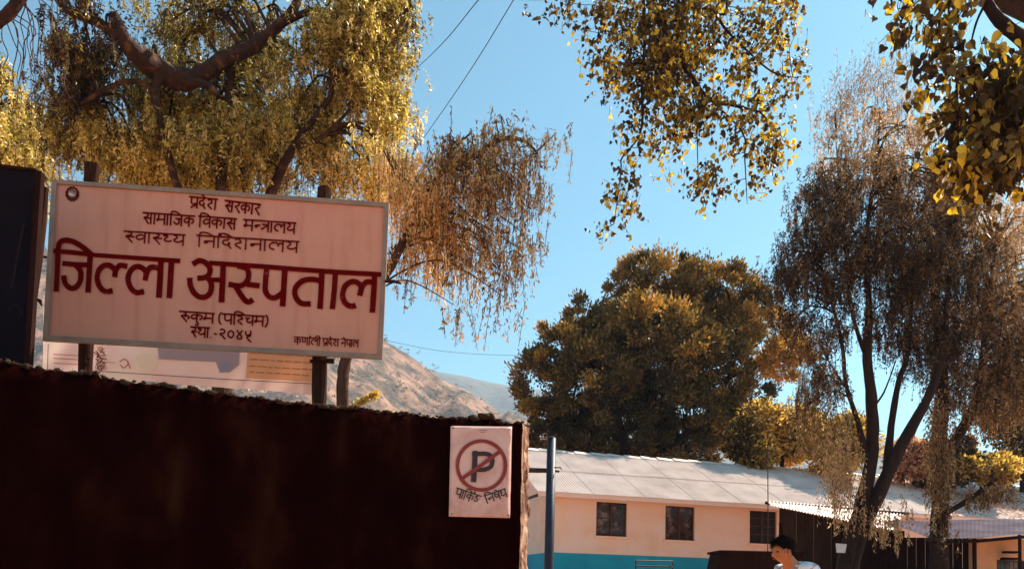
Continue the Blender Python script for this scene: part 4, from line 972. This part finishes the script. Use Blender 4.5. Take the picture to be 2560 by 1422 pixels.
b6b = [blob(2180,285,75,60,D,1,.35,.8), blob(2090,340,60,80,D,1,.4,.75), blob(2240,360,80,90,D,1.1,.5,.7), blob(2130,430,90,80,D,1.1,.45,.65), blob(2060,520,80,90,D,1.2,1,.3), blob(2200,520,80,80,D,1.2,.6,.3), blob(2290,480,70,110,D,1.2,1.2,.4), blob(2000,610,70,70,D,1,1,.15), blob(2100,640,90,80,D,1.2,1.2,.2), blob(2230,660,100,80,D,1.3,1.2,.15), blob(1960,700,60,60,D,.9,.9,.12), blob(2060,760,90,60,D,1,.8,.15), blob(2250,790,80,70,D,1.2,1,.15), blob(2040,860,45,90,D,.7,.45,.3), blob(2060,990,45,80,D,.6,.5,.35), blob(2300,640,90,120,D+.6,1,1,.15), blob(2320,880,60,70,D+.5,.9,.6,.15), blob(1990,780,50,80,D,.8,.6,.12), blob(2025,920,40,110,D,.6,.6,.3), blob(2140,800,70,60,D,.9,.35,.25),blob(1925,640,30,16,D,.3,.1,.2)]
rng = np.random.default_rng(31)
ex6 = extra_cols([(2105,1010,1340,28,D-.3,3800,.7), (2200,1230,1350,40,D-.2,1300,.7), (2040,860,1180,30,D,1800,.5), (2055,900,1120,30,D,900,.5), (2225,1260,1400,20,D-.3,500,.7)], 0, 0, .075, .022, -1)
for (px, py, rx, ry, num) in ((2180,250,75,50,2200),(2090,300,55,50,1300),(2250,310,60,60,1500)):
    c_, s_, _, _ = blob(px, py, rx, ry, D, .8); dd = rng.normal(size=(num//14,3))*.5; r0 = c_ + dd*s_; tt = rng.random((num//14, 14)); ln_ = rng.uniform(.4, 1.1, num//14)
    dv = np.stack([rng.normal(size=num//14)*.25+.25, rng.normal(size=num//14)*.2, np.ones(num//14)], 1)
    Pq = (r0[:, None] + dv[:, None]*tt[..., None]*ln_[:, None, None]).reshape(-1, 3); m_ = len(Pq)
    ex6.append((Pq, np.repeat(dv, 14, 0) + rng.normal(size=(m_,3))*.45, rng.uniform(.06,.14,m_), rng.uniform(.010,.018,m_), .5+rng.normal(size=m_)*.15))
strand_tree('forked_tree', 'tall wispy tree with two dark forking trunks before the corrugated roof', l6, [(c_, s_, w_, t_ + .02) for c_, s_, w_, t_ in b6b], 6400, (.12,.60), 18, .080, .022, M['wisp'], M['bark_dark'], b6, nclump=190, clump_r=.20, spread=.95, seed=32, extra=ex6, twigr=.018)
D = 17.2
b7 = Vector((at(2345,1500,D).x, D, gz(D)))
l7 = [([b7, at(2348,1350,D), at(2350,1250,D), at(2345,1120,D), at(2355,1000,D), at(2350,860,D), at(2330,700,D)], [.22,.2,.18,.17,.15,.12,.06]),
 ([at(2350,1150,D), at(2400,1080,D), at(2440,1000,D), at(2460,880,D), at(2470,760,D), at(2490,620,D)], [.11,.11,.10,.08,.06,.03]),
 ([at(2352,1290,D-.2), at(2400,1262,D-.5), at(2440,1235,D-.7), at(2480,1205,D-.8)], [.05,.06,.05,.05])]
b7b = [blob(2370,520,70,90,D,1.2,.8,.45), blob(2450,590,80,80,D,1.3,.8,.72), blob(2540,560,80,110,D,1.3,.8,.85), blob(2350,680,90,90,D,1.4,1.2,.25), blob(2460,740,90,100,D,1.4,1,.6), blob(2560,760,90,120,D,1.4,1,.75), blob(2360,840,80,70,D,1.2,1,.2), blob(2460,880,80,60,D,1.2,.9,.4), blob(2550,920,60,80,D,1.1,1,.4), blob(2430,990,50,50,D,.8,.5,.5), blob(2540,1030,60,50,D,.9,.5,.5), blob(2640,850,90,200,D,1.2,1,.5), blob(2400,940,70,50,D,.8,.6,.4), blob(2520,980,80,50,D,1,.8,.45), blob(2300,790,50,60,D+.8,.8,.7,.15)]
rng = np.random.default_rng(33)
ex7 = extra_cols([(2348,960,1300,19,D-.2,6500,.5), (2350,1240,1400,20,D-.2,500,.2), (2440,940,1080,22,D-.1,1400,.5), (2480,1205,1225,26,D-.8,900,.35), (2445,1225,1250,18,D-.7,250,.3)], 0, 0, .085, .03, -.8)
strand_tree('ivy_clad_tree', 'wispy tree with a leaf covered upright trunk near the right edge', l7, [(c_, s_, w_, t_ + .02) for c_, s_, w_, t_ in b7b], 6200, (.15,.65), 18, .085, .022, M['wisp'], M['bark_dark'], b7, nclump=140, clump_r=.25, spread=.9, seed=34, extra=ex7, twigr=.018)
# white notice nailed to the forked trunk
wq = [at(2092, 1380, 16.15), at(2113, 1381, 16.15), at(2117, 1359, 16.15), at(2090, 1357, 16.15)]
o = MB().prism(wq, (0, .02, 0)).build('tree_notice', plain('white_card', (.75,.68,.66), .7)); tag(o, 'small white card fixed low on the forked tree trunk', 'notice')

# ---- heart leaved branches overhead
HEART = [(0, (.03,.016,.008)), (.3, (.085,.055,.016)), (.55, (.24,.17,.035)), (.8, (.55,.40,.06)), (1, (.85,.66,.06))]  # dark to yellow stops also stand for shaded and sunlit leaves
M['heart'] = leaf_mat('heart_leaves', HEART, .5, 1.3, (1,.82,.3))
M['heart_obj'] = leaf_mat('heart_leaves_single', HEART, .5, 1.3, (1,.82,.3), objrand=False)
def hang_tree(name, label, limbs, twl, blobs, n, leaf, bark, base, seed, D, nind=300):
    global rng
    rng = np.random.default_rng(seed); random.seed(seed)
    t = thing(name, label, 'tree', base); mb = MB(); nodes = []
    for pts, rad in limbs: nodes += limb(mb, pts, rad)
    mb.build('trunk', bark, t, True, True)
    mb = MB(); tn_ = []
    for pts, rad in twl: tn_ += limb(mb, pts, rad, 6)
    nodes2 = [p for p in nodes if p.z > 3] + tn_
    nc = len(blobs)*7
    cc, _, _, _ = sample_blobs(blobs, nc)
    twigs_to(mb, nodes2, cc, .006, .05)
    # hanging twiglets
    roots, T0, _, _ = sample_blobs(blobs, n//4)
    half_ = int(n/4*.8); kk = rng.integers(0, nc, half_); roots[:half_] = cc[kk] + rng.normal(size=(half_,3))*.11
    P = []; T = []
    for r0, t0 in zip(roots, T0):
        d = rng.normal(size=3)*np.array([.5,.5,.4]) + np.array([0,0,-.7]); d /= np.linalg.norm(d); l = random.uniform(.08,.22)
        if random.random() < .6: mb.tube([tuple(r0), tuple(r0 + d*l)], .0028, 3, False)
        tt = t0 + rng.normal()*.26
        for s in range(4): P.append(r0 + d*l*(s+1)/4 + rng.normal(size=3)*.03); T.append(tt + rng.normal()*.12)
    mb.build('twigs', bark, t, True)
    P = np.array(P); T = np.clip(np.array(T), 0, 1)
    A = rng.normal(size=P.shape)*np.array([.55,.55,.45]) + np.array([0,0,-1.0])
    L = leaf*(.7+.55*rng.random(len(P))); W_ = L*(.75+.2*rng.random(len(P)))
    N = rng.normal(size=P.shape)
    # the leaves that show largest are single leaves, in view of the camera
    vis = []
    for i, p in enumerate(P):
        x, y = px_of(Vector(p))
        if -10 < x < 2570 and -10 < y < 1430: vis.append(i)
    vis.sort(key=lambda i: P[i][1]); ind = set(vis[:nind]); rest = np.array([i for i in range(len(P)) if i not in ind])
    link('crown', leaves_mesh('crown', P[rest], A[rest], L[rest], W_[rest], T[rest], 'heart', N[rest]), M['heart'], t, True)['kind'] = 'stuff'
    # eight shared leaf meshes of different hue
    ms = []
    for i in range(8):
        ms.append(leaves_mesh('leaf', np.zeros((1,3)), np.array([[0,0,-1.]]), np.array([1.]), np.array([.85]), np.array([(i+.5)/8]), 'heart', np.array([[0,1.,0]]))); ms[-1].materials.append(M['heart'])
    for i in ind:
        a = Vector(A[i]).normalized(); nn = Vector(N[i]); s = a.cross(nn).normalized(); n2 = s.cross(a)
        # mesh axes: leaf along -z
        mat = Matrix((s, -n2, -a)).transposed().to_4x4()
        o = bpy.data.objects.new('leaf', ms[min(7, int(T[i]*8))]); col.objects.link(o); o.parent = t
        o.location = Vector(P[i]) - base; o.rotation_euler = mat.to_euler(); o.scale = (L[i],)*3
    return t
D = 10.5
bt = Vector((8.6, 9.5, gz(9.5)))
l8 = [([bt, bt+Vector((0,0,4)), bt+Vector((-.4,0,7.5)), Vector((6.5, 9.8, 9.6)), at(2000,-140,D), at(1750,-120,D), at(1600,-60,D), at(1480,-30,D), at(1380,-5,D), at(1290,-2,D)], [.38,.33,.26,.2,.15,.12,.07,.04,.02,.01]),
 ([at(1600,-60,D), at(1645,40,D), at(1680,110,D), at(1720,180,D), at(1770,245,D), at(1840,265,D), at(1900,280,D)], [.05,.045,.042,.038,.032,.022,.012])]
t8 = [([at(1605,-40,D), at(1612,90,D), at(1605,200,D), at(1606,300,D), at(1592,350,D), at(1555,395,D), at(1552,430,D), at(1535,560,D)], [.025,.022,.02,.018,.014,.012,.009,.004]),
 ([at(1690,-60,D), at(1700,12,D), at(1780,32,D), at(1815,75,D), at(1860,120,D), at(1930,180,D), at(1990,195,D)], [.03,.026,.026,.02,.016,.012,.006]),
 ([at(1815,-60,D), at(1815,30,D), at(1780,32,D)], [.02,.018,.014]), ([at(1765,240,D), at(1855,330,D), at(1862,400,D), at(1868,510,D)], [.014,.012,.009,.004]),
 ([at(1850,265,D), at(1865,190,D)], [.01,.006]), ([at(1900,280,D), at(1940,340,D), at(1930,440,D)], [.012,.009,.005]), ([at(1720,180,D), at(1740,300,D), at(1745,440,D)], [.012,.009,.005])]
b8 = [blob(1400,5,110,26,D,.6,1,.12), blob(1500,60,70,45,D,.6,1.1,.2), blob(1560,130,70,55,D,.7,1.2,.35), blob(1640,110,80,90,D,.8,1.3,.45), blob(1720,60,90,70,D,.7,1.2,.6), blob(1740,150,60,60,D,.6,1.1,.7), blob(1640,210,60,60,D,.6,1,.45), blob(1570,230,45,50,D,.5,.8,.35), blob(1590,300,40,40,D,.5,.7,.4), blob(1680,300,70,60,D,.6,1,.5), blob(1760,300,60,50,D,.6,1,.5), blob(1630,370,40,35,D,.4,.7,.65), blob(1690,410,35,35,D,.4,.6,.7), blob(1745,440,35,45,D,.4,.6,.6), blob(1540,440,35,35,D,.4,.35,.3), blob(1560,500,45,55,D,.4,.55,.4), blob(1530,560,45,35,D,.4,.4,.4), blob(1830,60,60,60,D,.6,.5,.4), blob(1900,120,70,70,D,.6,.75,.5), blob(1960,50,45,60,D,.6,.8,.5), blob(1980,170,55,40,D,.5,.6,.6), blob(1850,330,40,50,D,.5,.5,.45), blob(1930,350,45,45,D,.4,.7,.7), blob(1925,420,45,45,D,.4,.7,.9), blob(1855,440,30,50,D,.4,.3,.5), blob(1840,200,50,40,D,.5,.45,.4), blob(1920,240,60,30,D,.4,.25,.4), blob(1630,-60,150,50,D,1,.7,.3), blob(1850,-60,150,50,D,1,.7,.3)]
hang_tree('heart_leaved_tree', 'heart leaved tree whose leafy branch hangs from the top centre into the sky', l8, t8, b8, 9500, .066, M['bark_dark'], bt, 41, D)
D = 6.6
bt = Vector((6.2, 6.2, gz(6.2)))
l9 = [([bt, bt+Vector((0,0,3)), bt+Vector((-.2,.2,5.2)), at(2720,60,D), at(2640,150,D), at(2570,108,D), at(2510,62,D), at(2476,22,D), at(2450,-30,D), at(2400,-90,D)], [.3,.26,.2,.12,.075,.065,.055,.048,.042,.03])]
t9 = [([at(2400,-90,D), at(2400,-5,D), at(2377,40,D), at(2378,100,D), at(2390,180,D), at(2395,300,D), at(2400,420,D)], [.015,.014,.013,.012,.010,.008,.003]), ([at(2460,15,D), at(2440,60,D), at(2424,125,D)], [.012,.010,.006]),
 ([at(2570,108,D), at(2520,200,D), at(2490,300,D), at(2480,400,D)], [.02,.014,.01,.004]), ([at(2400,-60,D), at(2310,-20,D), at(2250,30,D)], [.012,.01,.005])]
b9 = [blob(2270,20,55,35,D,.35,.9,.25), blob(2330,70,45,55,D,.4,1,.3), blob(2350,140,35,45,D,.35,.7,.4), blob(2375,200,50,45,D,.4,.9,.35), blob(2430,170,50,40,D,.4,.8,.35), blob(2400,270,45,55,D,.4,1,.5), blob(2480,250,60,65,D,.5,1.1,.35), blob(2550,200,45,80,D,.5,1,.2), blob(2470,340,60,55,D,.5,1.1,.6), blob(2550,330,50,70,D,.5,1.1,.5), blob(2380,370,35,40,D,.3,.7,.8), blob(2430,430,50,35,D,.4,.8,.92), blob(2520,420,50,35,D,.4,.9,.8), blob(2365,470,16,10,D,.2,.25,1), blob(2440,470,16,12,D,.2,.3,1), blob(2240,120,14,10,D,.15,.12,.1), blob(2285,200,12,16,D,.15,.08,.1), blob(2620,250,60,150,D,.5,1,.3)]  # high tints on the lower clusters paint in their sunlit yellow
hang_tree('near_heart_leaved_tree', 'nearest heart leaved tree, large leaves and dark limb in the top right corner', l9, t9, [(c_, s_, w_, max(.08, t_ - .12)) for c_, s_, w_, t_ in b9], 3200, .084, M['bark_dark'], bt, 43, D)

# ============================================================ PERSON
HP = at(1944, 1378, 6.4); hgt = HP.z - gz(6.4)
person = thing('person', 'person with short black hair in a white patterned shirt, head bowed to the left', 'person', (HP.x+.29, 6.52, gz(6.4)))
def skin_obj(name, verts, edges, mat, sub=2):
    me = bpy.data.meshes.new(name); me.from_pydata([v[:3] for v in verts], edges, []); me.update()
    o = bpy.data.objects.new(name, me); col.objects.link(o); o.parent = person; me.materials.append(mat)
    m = o.modifiers.new('skin', 'SKIN'); m.use_smooth_shade = True
    for i, v in enumerate(verts):
        sv_ = me.skin_vertices[0].data[i]; sv_.radius = (v[3], v[4] if len(v) > 4 else v[3]); sv_.use_root = (i == 0)
    s = o.modifiers.new('sub', 'SUBSURF'); s.levels = sub; s.render_levels = sub
    return o
h = hgt; X0 = -.30     # head centre, leaning forward over the feet
bodyv = [(.02,0,h*.56,.14,.11), (.0,0,h*.66,.13,.10), (-.06,0,h*.78,.15,.11), (-.13,0,h-.20,.14,.09), (-.19,0,h-.11,.06,.06), (-.23,0,h-.06,.055,.055), (-.29,0,h-.035,.085,.072), (-.305,0,h+.02,.095,.078), (-.285,0,h+.06,.07,.06),
 (.02,-.09,h*.52,.09,.09), (-.01,-.10,h*.30,.06,.06), (0,-.10,h*.06,.04,.04), (-.13,-.10,.035,.035,.03),
 (.02,.09,h*.52,.09,.09), (-.01,.10,h*.30,.06,.06), (0,.10,h*.06,.04,.04), (-.13,.10,.035,.035,.03),
 (-.13,-.18,h-.19,.055,.055), (-.12,-.24,h*.68,.042,.042), (-.28,-.20,h*.58,.032,.032), (-.35,-.18,h*.56,.036,.018),
 (-.13,.18,h-.19,.055,.055), (-.12,.24,h*.68,.042,.042), (-.28,.20,h*.58,.032,.032), (-.35,.18,h*.56,.036,.018)]
be = [(0,1),(1,2),(2,3),(3,4),(4,5),(5,6),(6,7),(7,8),(0,9),(9,10),(10,11),(11,12),(0,13),(13,14),(14,15),(15,16),(3,17),(17,18),(18,19),(19,20),(3,21),(21,22),(22,23),(23,24)]
for hi, sy in ((20, -1), (24, 1)):
    b0 = bodyv[hi]
    for fi in range(4):
        n = len(bodyv); ln_ = (.062,.072,.068,.055)[fi]; oy = (fi-1.5)*.018
        bodyv += [(b0[0]-.03, b0[1]+oy, b0[2]-.012, .009), (b0[0]-.03-ln_*.5, b0[1]+oy, b0[2]-.035, .0085), (b0[0]-.035-ln_*.7, b0[1]+oy, b0[2]-.035-ln_*.4, .0075)]
        be += [(hi, n), (n, n+1), (n+1, n+2)]
    n = len(bodyv); bodyv += [(b0[0]-.005, b0[1]-sy*.035, b0[2]-.012, .010), (b0[0]-.03, b0[1]-sy*.045, b0[2]-.04, .009)]; be += [(hi, n), (n, n+1)]
skin_obj('body', bodyv, be, M['skin'])
skin_obj('trousers', [(.02,0,h*.60,.155,.125), (.02,-.09,h*.50,.10,.10), (-.01,-.10,h*.30,.075,.075), (0,-.10,h*.07,.06,.06), (.02,.09,h*.50,.10,.10), (-.01,.10,h*.30,.075,.075), (0,.10,h*.07,.06,.06)], [(0,1),(1,2),(2,3),(0,4),(4,5),(5,6)], M['trousers'])
skin_obj('shirt', [(.02,0,h*.58,.165,.13), (.0,0,h*.68,.155,.12), (-.05,0,h*.79,.17,.13), (-.11,0,h-.22,.16,.12), (-.155,0,h-.105,.10,.10),
 (-.11,-.16,h-.175,.095,.09), (-.10,-.235,h*.70,.065,.065), (-.13,-.235,h*.66,.06,.06), (-.11,.16,h-.175,.095,.09), (-.10,.235,h*.70,.065,.065), (-.13,.235,h*.66,.06,.06)], [(0,1),(1,2),(2,3),(3,4),(3,5),(5,6),(6,7),(3,8),(8,9),(9,10)], M['shirt'])
for s in (-1, 1):
    MB().ball((-.06, s*.10, .045), .13, .045, .045, 10, 6).build('shoe', M['shoe'], person, smooth=True)
# hair: a cap of short strands over crown, back and sides of the skull
hc = Vector((-.285, 0, h+.035)); random.seed(12); rng = np.random.default_rng(12)
hb = MB(); NI, NJ = 16, 30
for i in range(NI+1):
    for j in range(NJ):
        a = 2*math.pi*j/NJ; face = max(0, -math.cos(a)); t = math.pi*.80*i/NI*(1 - .48*face**1.2)
        q = 1.0 + .07*mn.noise(Vector((math.cos(a)*4, math.sin(a)*4, i*.4)))
        hb.v.append((hc.x + .006 + .104*q*math.sin(t)*math.cos(a), hc.y + .086*q*math.sin(t)*math.sin(a), hc.z + .086*q*math.cos(t)))
for i in range(NI):
    for j in range(NJ):
        a = i*NJ+j; b = i*NJ+(j+1) % NJ; hb.f.append((a, a+NJ, b+NJ, b))
hair = hb.build('hair', M['hair'], person, smooth=True)
hv_ = np.array(hb.v); nh = 3200; hp0 = hv_[rng.integers(0, len(hv_), nh)] + rng.normal(size=(nh,3))*.006; hd = hp0 - np.array(list(hc)); hd /= np.linalg.norm(hd, axis=1, keepdims=True)
hs = link('hair_strands', leaves_mesh('hair_strands', hp0, hd*.6 + rng.normal(size=(nh,3))*.3 + np.array([-.25,0,-.35]), rng.uniform(.012,.024,nh), rng.uniform(.002,.004,nh), rng.random(nh)), M['hair'], hair)
M['shirtw'] = plain('eye_white', (.7,.65,.6), .4)
hx_ = -.305
for s in (-1, 1):
    MB().ball((hx_-.075, s*.032, h-.005), .008, .013, .006, 8, 5).build('eye', M['hair'], person, smooth=True)
    MB().ball((hx_+.01, s*.082, h-.01), .02, .010, .03, 8, 6).build('ear', M['skin'], person, smooth=True)
MB().ball((hx_-.088, 0, h-.03), .018, .013, .022, 8, 6).build('nose', M['skin'], person, smooth=True)
MB().ball((hx_-.072, 0, h-.066), .010, .024, .006, 8, 5).build('mouth', M['red_ring'], person, smooth=True)
person.rotation_euler = (0, 0, R(28))

# ============================================================ HAZE
hz, hn, hl, hp_ = mat_new('haze_air'); hn.remove(hp_)
pv = hn.new('ShaderNodeVolumePrincipled'); pv.inputs['Color'].default_value = (.66,.80,1,1); pv.inputs['Density'].default_value = .00027; pv.inputs['Anisotropy'].default_value = .2
hl.new(pv.outputs[0], hn['Material Output'].inputs['Volume'])
o = MB().box(-4500, 4500, -3500, 4500, -1, 520).build('haze', hz); tag(o, 'thin pale haze filling the air over the hills', 'haze', kind='stuff')
